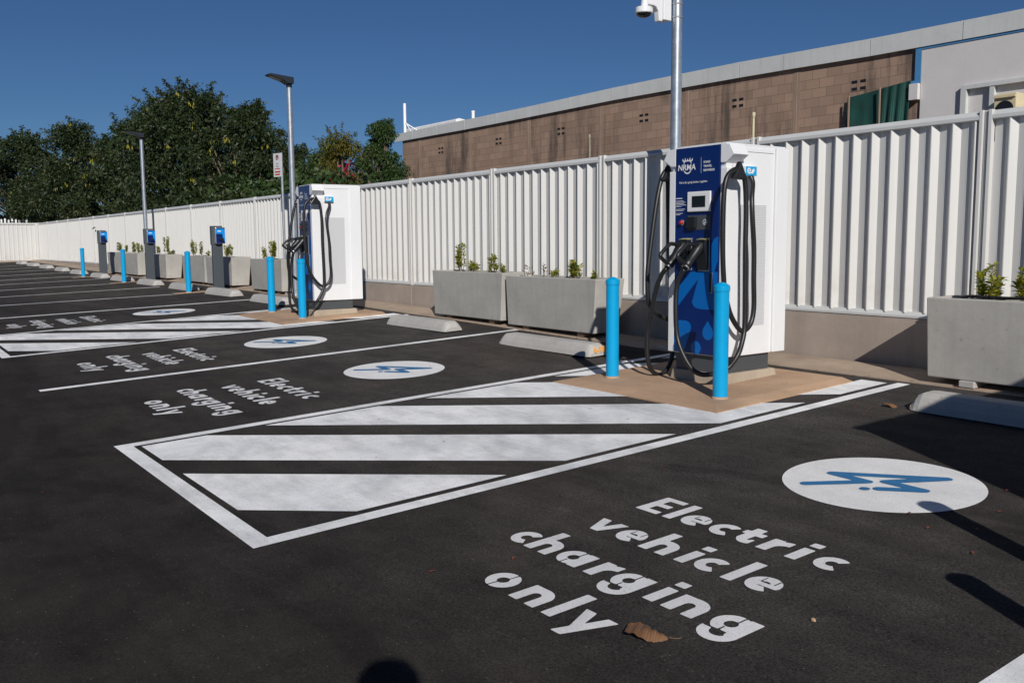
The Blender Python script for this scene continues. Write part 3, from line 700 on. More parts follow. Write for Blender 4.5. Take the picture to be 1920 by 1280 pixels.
    # hoses
    A = [(.330, .262, 1.735), (.355, .262, 1.68), (.40, .20, 1.56), (.42, .185, 1.42), (.42, .214, 1.15), (.42, .22, .90), (.42, .228, .66), (.42, .185, .53), (.42, .08, .485), (.42, -.04, .60), (.42, -.103, .73), (.42, -.14, .87),
         (.42, -.165, 1.16), (.42, -.167, 1.47), (.42, -.150, 1.65), (.42, -.105, 1.735), (.42, -.02, 1.775), (.42, .053, 1.745), (.42, .088, 1.68), (.42, .107, 1.47), (.42, .107, 1.15), (.42, .116, .76), (.425, .111, .51), (.435, .07, .39),
         (.444, .010, .294), (.414, -.05, .205), (.378, -.11, .165), (.33, -.15, .144), (.247, -.19, .135), (.169, -.22, .172), (.084, -.24, .288), (.017, -.24, .429), (-.002, -.24, .622), (-.008, -.23, .811), (.020, -.222, .915), (.072, -.222, .985)]
    B = [(-.26, .16, .50), (-.36, .11, .515), (-.42, -.0, .56), (-.43, -.094, .633), (-.43, -.137, .722), (-.43, -.145, .856), (-.43, -.14, .985), (-.43, -.095, 1.27), (-.43, -.044, 1.545), (-.43, .015, 1.752), (-.43, .068, 1.815), (-.43, .092, 1.731),
         (-.43, .103, 1.386), (-.43, .121, 1.036), (-.43, .137, .781), (-.43, .172, .575), (-.43, .182, .364), (-.43, .17, .196), (-.43, .116, .085), (-.43, .017, .036), (-.43, -.085, .085), (-.435, -.13, .197), (-.439, -.135, .361),
         (-.424, -.135, .484), (-.373, -.15, .596), (-.292, -.18, .798), (-.205, -.205, .930), (-.128, -.222, .990)]
    MB().tube(spline(A, 5), .0205, 12).build('charging_cable', 'cable', t, smooth=True)
    MB().tube(spline(B, 5), .0205, 12).build('charging_cable', 'cable', t, smooth=True)
    MB().box(.162, .186, -.016, -.0085, .785, .955).build('door_latch', 'silver', fp, bevel=.002)
    MB().box(.157, .1765, -.019, -.0165, .790, .950).build('latch_recess', 'black', fp)
    return t
ch = make_charger()
c2 = copy_tree(ch); c2.location = (-13.10, 5.72, gz(-13.1, 5.72) + .002); c2.rotation_euler.z = RAD(-4); c2['label'] = 'white fast charger cabinet with navy front, farther away near the lamp pole'

# ------------------------------------------------------------------ slim charging posts
def make_acpost():
    t = thing('charging_post', (-19.7, 6.56, gz(-19.7, 6.56)), 'slim grey charging post nearest the far charger', 'charging post', 'slim grey charging posts')
    MB().box(-.055, .055, -.108, .108, 0, 1.355).build('post', 'postgrey', t, bevel=.008)
    MB().box(-.10, .10, -.125, .125, -.03, .012).build('base_plate', 'galv', t, bevel=.004)
    MB().box(-.075, .058, -.120, .112, 1.00, 1.405).build('hood', 'postgrey', t, bevel=.008)
    for sx in (-1, 1):
        u = MB().box(*sorted((sx * .060, sx * .160)), -.075, .135, 1.025, 1.370).build('charging_unit', 'silver', t, bevel=.012)
        x = sx * .1615; fs = [(0, 1, 2, 3)] if sx > 0 else [(3, 2, 1, 0)]
        f = MB(); f.add([(x, -.065, 1.035), (x, .126, 1.035), (x, .126, 1.360), (x, -.065, 1.360)], fs, 0)
        f.add([(x + sx * .001, -.065, 1.235), (x + sx * .001, .126, 1.235), (x + sx * .001, .126, 1.340), (x + sx * .001, -.065, 1.340)], fs, 1)
        f.add([(x + sx * .001, .085, 1.09), (x + sx * .001, .126, 1.07), (x + sx * .001, .126, 1.235), (x + sx * .001, .070, 1.235)], fs, 1)
        f.add([(x + sx * .002, -.035, 1.280), (x + sx * .002, .045, 1.280), (x + sx * .002, .045, 1.300), (x + sx * .002, -.035, 1.300)], fs, 2)
        f.build('blue_face', ['navy', M['facecyan'], 'white'], u)
        s = MB().lathe([(.042, 0), (.040, .03), (.030, .045), (.001, .046)], seg=20)
        s.v = [(x + sx * (.002 + z), .055 + a, 1.115 + b) for a, b, z in s.v]; s.build('socket', 'black', u, smooth='auto')
    return t
M['facecyan'] = simple('bright blue face vinyl', (.003, .26, .74), .3)
ap = make_acpost()
for x, y, l in [(-25.4, 6.64, 'slim grey charging post in the middle, in front of the lamp pole'), (-30.3, 6.53, 'slim grey charging post farthest away, at the left end of the planters')]:
    c = copy_tree(ap); c.location = (x, y, gz(x, y)); c['label'] = l

# ------------------------------------------------------------------ planters and their shrubs
def planter(x0, x1, label, y0=6.985, depth=.45):
    xc = (x0 + x1) / 2; h = (x1 - x0) / 2; zb = gz(xc, 7.1); t = thing('concrete_planter', (xc, y0, zb), label, 'planter', 'tapered concrete planters along the fence')
    mb = MB(); T, Z0, Z1 = .045, .062, .70
    rings = [(-h + .02, h - .07, .020, depth - .04, Z0), (-h, h, 0, depth, Z1), (-h + T, h - T, T, depth - T, Z1), (-h + T + .01, h - T - .01, T + .01, depth - T - .01, Z1 - .06)]
    vs = []
    for (a, b, c, d, z) in rings: vs += [(a, c, z), (b, c, z), (b, d, z), (a, d, z)]
    fs = [(3, 2, 1, 0)] + [(4 * r + i, 4 * r + (i + 1) % 4, 4 * r + 4 + (i + 1) % 4, 4 * r + 4 + i) for r in range(3) for i in range(4)]
    mb.add(vs, fs).build('trough', 'concrete', t, bevel=.010)
    s = MB(); nx = 14; x_ = np.linspace(-h + T + .005, h - T - .005, nx); y_ = (T + .005, depth / 2, depth - T - .005)
    s.add([(a, b, Z1 - .04 + rnd.uniform(-.008, .012)) for b in y_ for a in x_], [(j * nx + i, j * nx + i + 1, (j + 1) * nx + i + 1, (j + 1) * nx + i) for j in range(2) for i in range(nx - 1)]).build('soil', 'soil', t)
    for a in (-h + .35, h - .35): MB().box(a - .06, a + .06, .06 if x0 < -5 else .0, depth - .08, 0.01, Z0 - .001).build('foot', 'pier' if x0 < -5 else 'stopconc', t, bevel=.006)
    return t
planter(-11.50, -9.735, 'grey concrete planter, left one of the pair between the two fast chargers')
planter(-9.665, -7.885, 'grey concrete planter partly shaded, right one of the pair between the two fast chargers')
planter(-3.91, -2.13, 'grey concrete planter at the right edge, nearest the camera')
for a, b, l in [(-18.91, -17.20, 'grey concrete planter behind the far charger and sign pole'), (-21.86, -20.05, 'grey concrete planter just behind the nearest grey charging post'),
                (-23.72, -21.93, 'grey concrete planter behind the bollard nearest the far charger'), (-26.95, -25.15, 'grey concrete planter just behind the middle charging post'),
                (-29.9, -28.05, 'grey concrete planter behind the middle far bollard'), (-31.75, -29.97, 'grey concrete planter at the far left end of the row')]:
    planter(a, b, l)

def leafquad(mb, p, d, n, L, Wd, mi=0):
    d = d.normalized(); s = d.cross(n)
    if s.length < 1e-4: s = d.cross(Vector((1, 0, 0)))
    s = s.normalized(); u = s.cross(d)
    a = p; m = p + d * L * .5 + u * L * .08; e = p + d * L
    mb.add([a, m + s * Wd * .5, e, m - s * Wd * .5], [(0, 1, 2, 3)], mi)
def shrub(x, h, w, label, dead=False, seed=0, y=7.2):
    r = random.Random(seed * 13 + 5); z = gz(x, 7.1) + .655
    t = thing('potted_shrub', (x, y, z), label, 'shrub', 'small shrubs in the planters')
    st, lf = MB(), MB(); ns = max(2, int(w / .045))
    for k in range(ns):
        lx = r.uniform(-w, w) * .42; ly = r.uniform(-.06, .06); hh = (h + .04) * r.uniform(.6, 1.0) if k else h + .04
        pts = [Vector((lx * .3, ly * .3, 0))]; 
        for q in range(1, 5): pts.append(Vector((lx * (.3 + .7 * q / 4) + r.uniform(-.012, .012), ly + r.uniform(-.012, .012), hh * q / 4)))
        st.tube(pts, [.005, .0045, .004, .003, .0015], 5)
        n = int((5 if dead else 62) * (h + .1) / .35) + 4
        for i in range(n):
            s = r.uniform(.22, 1.0) * 4; q = min(3, int(s)); p = pts[q].lerp(pts[q + 1], s - q)
            a = r.uniform(0, 6.283); el = r.uniform(-.1, .9)
            d = Vector((math.cos(a) * math.cos(el), math.sin(a) * math.cos(el), math.sin(el)))
            leafquad(lf, p + d * .008, d, Vector((0, 0, 1)) + Vector((r.uniform(-.6, .6), r.uniform(-.6, .6), 0)), r.uniform(.034, .062), r.uniform(.020, .034))
    st.build('stems', 'twig', t); lf.build('leaves', 'leafdead' if dead else 'leafshrub', t)
sh = [(-11.05, .38, .19, 'tall yellow green shrub, leftmost in the left planter of the pair'), (-10.80, .11, .08, 'tiny green seedling just right of the tallest shrub of the pair'),
      (-10.66, .13, .08, 'tiny green seedling near the middle of the left planter of the pair'), (-10.22, .24, .16, 'medium green shrub near the right end of the left planter of the pair'),
      (-10.03, .11, .09, 'low green sprig at the right end of the left planter of the pair'), (-9.45, .11, .15, 'dried brown low plant, left in the right planter of the pair'),
      (-9.18, .17, .05, 'single dried brown twig near the middle of the right planter of the pair'), (-8.93, .09, .08, 'small green and brown sprig left of the bushy shrub'),
      (-8.51, .20, .27, 'bushy rounded green shrub in the right planter of the pair'), (-8.18, .08, .10, 'thin low sprig at the right end of the planter pair'),
      (-3.54, .27, .24, 'yellow green shrub in the nearest planter at the right edge'), (-3.27, .22, .17, 'shrub cut by the right picture edge in the nearest planter'),
      (-31.1, .30, .24, 'yellowish shrub at the far left planter, left of the bollard'), (-30.1, .22, .15, 'thin shrub just right of the middle far bollard'),
      (-29.3, .32, .18, 'upright shrub left of the middle charging post'), (-28.5, .30, .24, 'leafy shrub touching the middle charging post on its left'),
      (-26.5, .22, .14, 'low rounded shrub just right of the middle charging post'), (-25.78, .48, .22, 'tall pale sparse shrub right of the middle charging post'),
      (-25.33, .11, .15, 'tiny low clump right of the tall pale sparse shrub'), (-23.35, .37, .21, 'shrub just right of the bollard nearest the far charger'),
      (-22.84, .33, .13, 'slender shrub left of the nearest charging post'), (-22.24, .11, .10, 'tiny sprig beside the nearest charging post'),
      (-20.87, .28, .31, 'broad green shrub just right of the nearest charging post'), (-18.62, .21, .16, 'low shrub behind the left bollard of the far charger'),
      (-18.13, .37, .28, 'green shrub just left of the parking sign pole')]
for i, (x, h, w, l) in enumerate(sh): shrub(x, h, w, l, dead='dried' in l, seed=i)
# drip hose lying in the nearest planter
tag(MB().tube(spline([(-3.72, 7.17, .985), (-3.6, 7.12, .995), (-3.4, 7.17, .988), (-3.2, 7.11, .996), (-2.9, 7.16, .988)], 5), .012, 8).build('drip_hose', 'black', smooth=True), 'black drip hose lying on the soil of the nearest planter', 'hose')

# ------------------------------------------------------------------ retaining wall and steel fence
WT = .722
w = thing('retaining_wall', (-22, 7.55, 0), 'low tan concrete retaining wall under the cream steel fence', 'wall')
mb = MB(); xs = list(np.arange(-47.9, 15.5, 2.32)); 
for i, x in enumerate(xs[:-1]):
    mb.box(x + 22 + .003, x + 22 + 2.317, 0, .22, -.12, WT)
mb.build('wall_panel', 'wallconc', w, bevel=.004)
MB().box(-25.9, 36.7, .003, .215, WT + .001, WT + .022).build('coping', 'wallconc', w)

PITCH = .1857
def rib_sheet(x0, x1, z0, z1):
    """pleated steel sheet: pan, shallow step, rise, fall"""
    prof = []; x = x0; D = .044
    while x < x1 - 1e-6:
        for dx, dy in ((0, 0), (.056, -.007), (.060, -.009), (.090, -.008), (.130, -D), (.138, -D)):
            if x + dx <= x1: prof.append((x + dx, dy))
        x += PITCH
    prof.append((x1, 0)); n = len(prof)
    return [(a, b, z) for z in (z0, z1) for a, b in prof], [(i, i + 1, n + i + 1, n + i) for i in range(n - 1)]
F = thing('steel_fence', (0, 7.60, 0), 'long cream corrugated steel fence running down the right side', 'fence')
posts = [-3.79 - 2.32 * k for k in range(-8, 20)]
Z0, Z1 = .765, 2.445
for i, px in enumerate(posts):
    p = MB(); p.box(px - .052, px - .022, -.052, .0, WT + .024, 2.478); p.box(px + .022, px + .052, -.052, .0, WT + .024, 2.478); p.box(px - .0215, px + .0215, -.030, .0, WT + .024, 2.474)
    p.box(px - .010, px + .010, -.036, -.0302, WT + .024, 2.470)
    p.build('post', 'fence', F, bevel=.004)
    if i < len(posts) - 1:
        a, b = posts[i + 1] + .053, px - .053
        vs, fs = rib_sheet(a + .004, b - .004, Z0 + .03, Z1 - .01)
        MB().add(vs, fs).build('panel', 'fence', F)
        r = MB(); r.prism([(-.046, 2.398), (-.050, 2.404), (-.050, 2.432), (-.020, 2.470), (.0, 2.474), (.012, 2.470), (.012, 2.398)], 'x', a, b)
        r.build('top_rail', 'fencerail', F)
        r = MB(); r.prism([(-.048, .752), (-.048, .772), (-.028, .806), (.012, .806), (.012, .752)], 'x', a, b); r.build('bottom_rail', 'fencerail', F)
# return fence across the far end
F2 = thing('steel_fence', (-47.93, 7.5, 0), 'cream steel fence closing the far end of the car park', 'fence')
gl = bx_(-47.9)
for k in range(0, 7):
    y1 = -k * 2.32 - .06; y0 = y1 - 2.2
    vs, fs = rib_sheet(y0, y1, gl + .20, 2.44)
    MB().add([(-y_ * .28 - .0, x_, z) for x_, y_, z in vs], fs).build('panel', 'fence', F2)
    MB().box(-.01, .055, y1, y1 + .10, gl + .02, 2.475).build('post', 'fence', F2, bevel=.004)
    MB().box(-.01, .045, y0, y1, 2.40, 2.47).build('top_rail', 'fencerail', F2); MB().box(-.01, .045, y0, y1, gl + .16, gl + .215).build('bottom_rail', 'fencerail', F2)
MB().box(-.02, .10, -16.4, .0, gl - .35, gl + .155).build('plinth_board', 'wallconc', F2)
mb = MB(); tag(mb.box(-47.80, -47.35, -8.8, 7.0, gl - .3, gl + .30).build('earth_strip', 'apron', bevel=.02), kind='structure')
# paling fence of the neighbour, showing above the far corner
nf = thing('paling_fence', (-55, 6.5, .55), 'weathered white paling fence showing above the far steel fence', 'fence')
mb = MB()
for k in range(64):
    y = 1.6 - k * .17; hgt = 2.28 + rnd.uniform(-.05, .06); mb.prism([(y, 0), (y + .085, 0), (y + .085, hgt - .04), (y + .042, hgt), (y, hgt - .04)], 'x', 0, .02)
mb.build('palings', 'roofwhite', nf); MB().box(.021, .06, -9.4, 1.7, 1.7, 1.78).build('rail', 'roofwhite', nf)

# ------------------------------------------------------------------ lamp poles, camera, sign, vent pipes
def lamp(x, y, label, H=2.97 + 1.45, head=True):
    z = gz(x, y); t = thing('lamp_pole', (x, y, z), label, 'street lamp', 'galvanised lamp poles by the fence')
    hh = H - z
    MB().tube([(0, 0, 0), (0, 0, hh * .5), (0, 0, hh)], [.060, .056, .052], 18).build('pole', 'galv', t, smooth='auto')
    MB().box(-.13, .13, -.13, .13, 0, .018).build('base_plate', 'galv', t, bevel=.004)
    hd = MB(); hd.tube([(0, 0, hh - .02), (0, 0, hh + .10)], .056, 14)
    hd.prism([(.06, hh + .05), (.06, hh + .17), (-.08, hh + .18), (-.40, hh + .205), (-.44, hh + .19), (-.42, hh + .17), (-.13, hh + .09), (-.05, hh + .045)], 'x', -.11, .11)
    o = hd.build('lamp_head', 'lampblack', t, bevel=.010)
    MB().add([(-.085, -.385, hh + .157), (.085, -.385, hh + .157), (.085, -.165, hh + .0965), (-.085, -.165, hh + .0965)], [(3, 2, 1, 0)]).build('lens', 'lens', o)
    return t
lamp(-16.92, 7.15, 'galvanised lamp pole with dark head beside the far charger')
lamp(-27.6, 7.15, 'thin galvanised lamp pole behind the middle charging post')
lp = lamp(-6.87, 7.20, 'tall galvanised pole rising behind the near charger with dome camera', H=5.25)
k = thing('dome_camera', (-6.93, 7.14, 3.81), 'white security dome camera on a wall bracket high on the near pole', 'security camera')
MB().box(-.060, .045, -.115, -.005, -.10, .115).build('mounting_box', 'white', k, bevel=.008)
ar = MB().prism([(-.116, .125), (-.116, -.115), (-.165, -.115), (-.175, -.02), (-.20, .015), (-.235, .028), (-.335, .030), (-.335, .092), (-.20, .105)], 'x', -.045, .025)
ar.tube([(-.01, -.335, .095), (-.01, -.345, .0)], .038, 14); ar.build('bracket_arm', 'white', k, bevel=.008)
dm = MB().lathe([(.035, .01), (.080, .0), (.092, -.012), (.092, -.055), (.086, -.062)], (-.01, -.35, .0), 24).build('camera_housing', 'white', k, smooth='auto')
MB().lathe([(.080, -.060), (.072, -.078), (.045, -.094), (.012, -.10), (.001, -.10)], (-.01, -.35, .0), 24).build('dome', 'screen', dm, smooth='auto')
for z in (-.06, .075): MB().lathe([(.0595, z - .008), (.0600, z + .008)], (.06, .06, 0), 20).build('strap', 'silver', k)
sg = thing('parking_sign', (-17.34, 7.12, gz(-17.34, 7.12)), 'narrow white and red parking sign on a thin steel pole', 'sign')
zt = 1.30 + 1.45 - gz(-17.34, 7.12)
MB().tube([(0, 0, 0), (0, 0, zt + .46)], .026, 12).build('pole', 'galv', sg, smooth='auto')
pl = MB().box(-.225, .025, -.031, -.028, zt, zt + .455).build('sign_plate', 'fascia', sg)
X = -.0325
def signart(X_, Y_):
    d = sd_ring(X_, Y_, (-.10, .375), .052, .040); d = np.minimum(d, np.maximum(sd_rect(X_, Y_, (-.135, .41), (-.065, .34), .012), np.hypot(X_ + .10, Y_ - .375) - .05))
    for yy, wd in ((.155, .17), (.095, .18), (.045, .16)): d = np.minimum(d, sd_rect(X_, Y_, (-.10 - wd / 2, yy), (-.10 + wd / 2, yy), .018 if yy > .1 else .028))
    return d
vs, fs = fill(signart, (-.22, .02, .01, .45), .004); MB().add([(a, X, b + zt) for a, b in vs], fs).build('red_marks', simple('red sign paint', (.45, .02, .03), .5), pl)
tm = MB(); text_mesh('P', .12, (-.125, .335), tm, 0, 1, 0, .004); text_mesh('1/4', .05, (-.14, .235), tm, 0, 1, 0, .001); text_mesh('HOUR', .03, (-.145, .19), tm, 0, 1, 0, .001)
tm.v = [(a, X - .001, b + zt) for a, _, b in tm.v]; tm.build('black_marks', 'black', pl); sg.rotation_euler.z = RAD(14)
for x, z, l in ((-10.30, 3.005, 'thin cream vent pipe standing behind the fence, left of the tall pole'), (-7.31, 2.977, 'thin cream vent pipe standing behind the fence, right of the tall pole')):
    t = thing('vent_pipe', (x, 9, .55), l, 'pipe', 'cream vent pipes behind the fence')
    MB().tube([(0, 0, 0), (0, 0, z - .55 - .06)], .014, 10).build('pipe', 'cream', t); MB().lathe([(.018, 0), (.021, .02), (.021, .055), (.005, .06)], (0, 0, z - .55 - .062), 12).build('cowl', 'cream', t)

# ------------------------------------------------------------------ block building behind
BY = 16.5
B = thing('block_building', (0, BY, .55), 'long brown blockwork building with pale grey roof fascia', 'building')
fx = [3.0, -7.7, -10.5, -12.25, -13.93, -17.65, -21.7, -24.6, -29.55]; ft = [3.80, 3.842, 3.855, 3.89, 3.925, 3.930, 3.885, 3.875, 3.855]; fb = [3.48, 3.516, 3.525, 3.562, 3.585, 3.615, 3.584, 3.57, 3.585]
def ftop(x): return float(np.interp(-x, [-v for v in fx], ft)) + 1.45 - .55
def fbot(x): return float(np.interp(-x, [-v for v in fx], fb)) + 1.45 - .55
mb = MB(); xs = sorted(fx + [3, -29.05], reverse=True); xs = [x for x in xs if x >= -29.05]
for a, b in zip(xs[:-1], xs[1:]):
    mb.add([(b, 0, 0), (a, 0, 0), (a, 0, fbot(a) + .05), (b, 0, fbot(b) + .05)], [(0, 1, 2, 3)])
mb.add([(-29.05, 0, 0), (-29.05, 14, 0), (-29.05, 14, 4.2), (-29.05, 0, fbot(-29.05) + .05)], [(0, 3, 2, 1)])
mb.box(-29.04, 3, .01, 14, 4.25, 4.42)
mb.build('block_wall', 'block', B)
x = 3.0; seams = [3.0, 1.25, -.5, -2.25, -3.95, -5.5, -7.1, -8.73, -10.555, -12.6, -13.77, -15.5, -17.9, -19.6, -21.4, -23.1, -24.9, -26.6, -28.2, -29.5]
for a, b in zip(seams[:-1], seams[1:]):
    q = MB(); a2, b2 = a - .008, b + .008
    vs = [(b2, -.07, fbot(b2)), (a2, -.07, fbot(a2)), (a2, -.07, ftop(a2)), (b2, -.07, ftop(b2)), (b2, -.02, fbot(b2)), (a2, -.02, fbot(a2)), (a2, .25, ftop(a2)), (b2, .25, ftop(b2))]
    q.add(vs, [(0, 1, 2, 3), (3, 2, 6, 7), (1, 5, 6, 2), (0, 3, 7, 4), (0, 4, 5, 1)]).build('fascia_panel', 'fascia', B)
for xj in (-12.28, -15.35, -18.45, -21.6, -24.7, -27.85):
    MB().box(xj - .085, xj + .085, -.004, -.001, 0, fbot(xj) - .004).build('control_joint', 'pier', B)
    MB().box(xj - .006, xj + .006, -.0085, -.0045, 0, fbot(xj) - .006).build('sealant_bead', 'bead', B)
for xv in (-10.82, -13.85, -16.83, -20.11, -23.12, -26.46):
    q = MB(); zc = 3.05 + 1.45 - .55 - (.03 if xv > -11 else 0)
    for sx in (-1, 1):
        for sz in (-1, 1): q.box(xv + sx * .095 - .062, xv + sx * .095 + .062, -.006, -.001, zc + sz * .068 - .030, zc + sz * .068 + .030)
    q.mi = [1] * len(q.f); q.box(xv - .17, xv + .17, -.0045, -.0008, zc - .11, zc + .11, 0); q.build('air_vent', ['block', 'black'], B)
# rendered section with blue trim
zr = 3.505 + 1.45 - .55; zl = 2.93 + 1.45 - .55
q = MB(); q.prism([(-9.50, 0), (-8.68, 0), (-8.68, zr - .03), (-9.50, zr - .03)], 'y', -.04, -.002); q.box(-8.679, 3, -.04, -.002, 2.69 + .9, zr - .035)
q.box(-8.679, 3, -.014, -.002, 0, 3.589); q.build('rendered_wall', 'render', B)
q = MB(); q.box(-9.62, 3, -.052, -.002, zr - .029, zr + .025); q.box(-9.62, -9.503, -.052, -.002, zl, zr - .030); q.box(-9.86, -9.503, -.052, -.002, zl - .06, zl - .001); q.build('blue_trim', 'trimblue', B)
MB().box(-9.69, -9.51, -.12, -.003, zl - .36, zl - .065).build('junction_box', 'render', B, bevel=.006)
wf = MB(); wf.box(-8.70, 3, -.11, -.0155, 3.53, 3.60); wf.box(-8.70, -8.60, -.11, -.0155, 0, 3.529); wf.box(-8.19, -8.11, -.10, -.0155, 0, 3.528); wf.box(-7.0, -6.92, -.10, -.0155, 0, 3.528)
wf.build('window_frame', 'fascia', B)
ac = MB(); ac.box(-7.98, -7.60, -.36, -.05, 2.90, 3.33); a = ac.build('air_conditioner', 'cream', B, bevel=.015)
q = MB().lathe([(.15, 0), (.15, .012), (.02, .014)], seg=24); q.v = [(x_ - 7.79, -.363 - z_, y_ + 3.06) for x_, y_, z_ in q.v]; q.build('fan_opening', 'black', a)
MB().box(-7.97, -7.61, -.40, -.365, 3.26, 3.29).build('louvre', 'cream', a)
# shade cloth hung against the wall
n = 46; mb = MB(); vs = []
for i in range(n):
    s = i / (n - 1); x = -11.04 + s * 1.36; zt_ = 2.79 + .90 + s * .155; bulge = -.03 - .05 * max(0, math.sin(s * 9 + 1)) - (.09 * abs(math.sin(s * 24)) if s > .55 else .01 * math.sin(s * 30))
    vs += [(x + (.02 if i < n - 1 else 0), bulge * .25 - .045, zt_), (x, bulge - .06, 2.4), (x - .0 - .10 * s, bulge * 1.3 - .07, .6)]
sc = thing('shade_cloth', (0, BY, .55), 'dark green shade cloth hanging against the block wall', 'cloth')
mb.add(vs, [(3 * i + k, 3 * i + 3 + k, 3 * i + 4 + k, 3 * i + 1 + k) for i in range(n - 1) for k in range(2)]).build('cloth', 'shade', sc)
for xx in (-10.93, -10.26): MB().box(xx - .012, xx + .012, -.16, -.135, .6, 3.70 + (xx + 11.04) * .11).build('batten', 'pier', sc)
# roof plant
rf = thing('roof_mast', (-29.45, 17.0, 4.8), 'white steel mast with raking braces on the far roof end', 'mast')
MB().tube([(-.28, 0, 0), (-.28, 0, 1.68)], .055, 12).build('mast', 'roofwhite', rf, smooth='auto')
for dx, dy, z in ((.62, 0, 1.02), (.62, .9, .98)): MB().tube([(-.25, 0, z), (dx, dy, .2)], .020, 8).build('brace', 'roofwhite', rf)
rd = thing('roof_duct', (-28.5, 17.3, 4.8), 'long low white roof duct beside the mast', 'duct')
MB().prism([(0, 0), (1.2, 0), (1.2, .70), (.15, .86), (0, .81)], 'x', -1.9, 1.75).build('duct', 'roofwhite', rd, bevel=.02)
rp_ = thing('roof_pipe', (-25.25, 17.0, 4.9), 'short white pipe standing on the roof edge', 'pipe')
MB().tube([(0, 0, 0), (0, 0, .76)], .055, 12).build('pipe', 'roofwhite', rp_, smooth='auto'); MB().lathe([(.062, 0), (.062, .05), (.02, .06)], (0, 0, .74), 12).build('cap', 'roofwhite', rp_)

# ------------------------------------------------------------------ trees
def tree(x, y, top, rad, label, mat='leafdark', seed=0, dens=1.0, lobes=16, pods=0, leaf=.24, flower=0, narrow=False, low=1.2):
    r = random.Random(seed); g = .55; H = top - g; t = thing('tree', (x, y, g), label, 'tree', 'trees beyond the fence')
    tk = MB(); tk.tube([(0, 0, 0), (.1, 0, H * .2), (-.05, .1, H * .42)], [.17, .13, .10], 10)
    L = []; lobes = int(lobes * 2.2)
    for i in range(lobes):
        s = (i + .5) / lobes; z = low + (H - low - rad * .25) * (s ** .9)
        env = math.sin(min(1, (1.12 - s) * 1.25) * math.pi / 2) if not narrow else (1.05 - s) ** .7
        a = r.uniform(0, 6.283); q = rad * env * r.uniform(.30, 1.0)
        lr = rad * r.uniform(.17, .33) * (1.15 if narrow else 1) * (1 - .25 * s)
        c = Vector((math.cos(a) * q, math.sin(a) * q, min(z, H - lr * .8) + r.uniform(-.25, .1) * lr)); L.append((c, lr))
        tk.tube([(0, 0, H * min(.4, .15 + s * .3)), tuple(c * .5 + Vector((0, 0, H * .12))), tuple(c)], [.07, .045, .015], 6)
    V, Fc = [], []; rs = np.random.RandomState(seed + 3)
    N = int(2300 * dens)
    allp = []
    for c, lr in L:
        n = int(N * (lr / (rad * .34)) ** 2)
        d = rs.normal(size=(n, 3)); d /= np.linalg.norm(d, axis=1)[:, None]
        rr_ = lr * (.25 + .85 * rs.rand(n) ** .55) * (1 + .25 * np.sin(d[:, 0] * 5 + c.x * 3) * np.cos(d[:, 2] * 6 + c.y))
        p = np.array(c) + d * rr_[:, None] * np.array([1.15, 1.15, .8]); allp.append((p, d))
        for q_ in range(5):                                    # wispy sprays past the outline
            o_ = Vector((r.gauss(0, 1), r.gauss(0, 1), abs(r.gauss(0, .8)) + .1)).normalized(); e_ = c + o_ * lr * r.uniform(1.15, 1.75); b_ = c + o_ * lr * .6
            m_ = int(60 * dens); tt = rs.rand(m_)[:, None]; pp = np.array(b_) * (1 - tt) + np.array(e_) * tt + rs.normal(size=(m_, 3)) * lr * .10 * (1.2 - tt)
            allp.append((pp, rs.normal(size=(m_, 3)) * .6 + np.array(o_) * .5))
            if q_ < 2: tk.tube([tuple(c), tuple(e_)], [.015, .004], 4)
    tk.build('trunk', 'bark', t, smooth=True)
    P = np.concatenate([a for a, _ in allp]); D = np.concatenate([b for _, b in allp]); n = len(P)
    dirv = D * .8 + rs.normal(size=(n, 3)) * .6 + np.array([0, 0, -.25]); dirv /= np.linalg.norm(dirv, axis=1)[:, None]
    sd = np.cross(dirv, rs.normal(size=(n, 3))); sd /= np.linalg.norm(sd, axis=1)[:, None]
    Ln = leaf * .60 * (.6 + .8 * rs.rand(n))[:, None]; Wn = Ln * .19
    a = P; b = P + dirv * Ln * .45 + sd * Wn; c_ = P + dirv * Ln + np.array([0, 0, -.03]); d_ = P + dirv * Ln * .45 - sd * Wn
    V = np.stack([a, b, c_, d_], 1).reshape(-1, 3); me = bpy.data.meshes.new('crown')
    me.vertices.add(4 * n); me.vertices.foreach_set('co', V.astype(np.float32).ravel()); me.loops.add(4 * n); me.loops.foreach_set('vertex_index', np.arange(4 * n, dtype=np.int32))
    me.polygons.add(n); me.polygons.foreach_set('loop_start', np.arange(0, 4 * n, 4, dtype=np.int32)); me.update(calc_edges=True); me.validate()
    me.materials.append(M[mat]); o = bpy.data.objects.new('crown', me); COL.objects.link(o); o.parent = t
    def bits(nm, mt, cnt, size, clus):
        q = MB(); toward = Vector((-x, -y, 0)).normalized()
        for i in range(cnt):
            c, lr = r.choice(L); dd = (toward + Vector((r.uniform(-.8, .8), r.uniform(-.8, .8), r.uniform(-.6, .7)))).normalized(); p0 = c + dd * lr * 1.05
            for k2 in range(clus):
                p = p0 + Vector((r.uniform(-.09, .09), r.uniform(-.09, .09), r.uniform(-.1, .05)))
                leafquad(q, p, Vector((r.uniform(-.2, .2), r.uniform(-.2, .2), -1)), toward, size * r.uniform(.7, 1.3), size * .28)
        q.build(nm, mt, t)
    if pods: bits('seed_pods', 'pods', pods, .17, 4)
    if flower:
        q = MB()
        for cc in ((1.22, -.50, H * .66), (1.10, -.62, H * .50), (.95, -.95, H * .57)):
            for i in range(45):
                p = Vector(cc) + Vector((r.gauss(0, .08), r.gauss(0, .08), r.gauss(0, .16)))
                leafquad(q, p, Vector((r.uniform(-1, 1), r.uniform(-1, 1), r.uniform(-1, 1))), Vector((r.random(), r.random(), 1)), .10, .07)
        q.build('magenta_flowers', 'magenta', t)
    return t
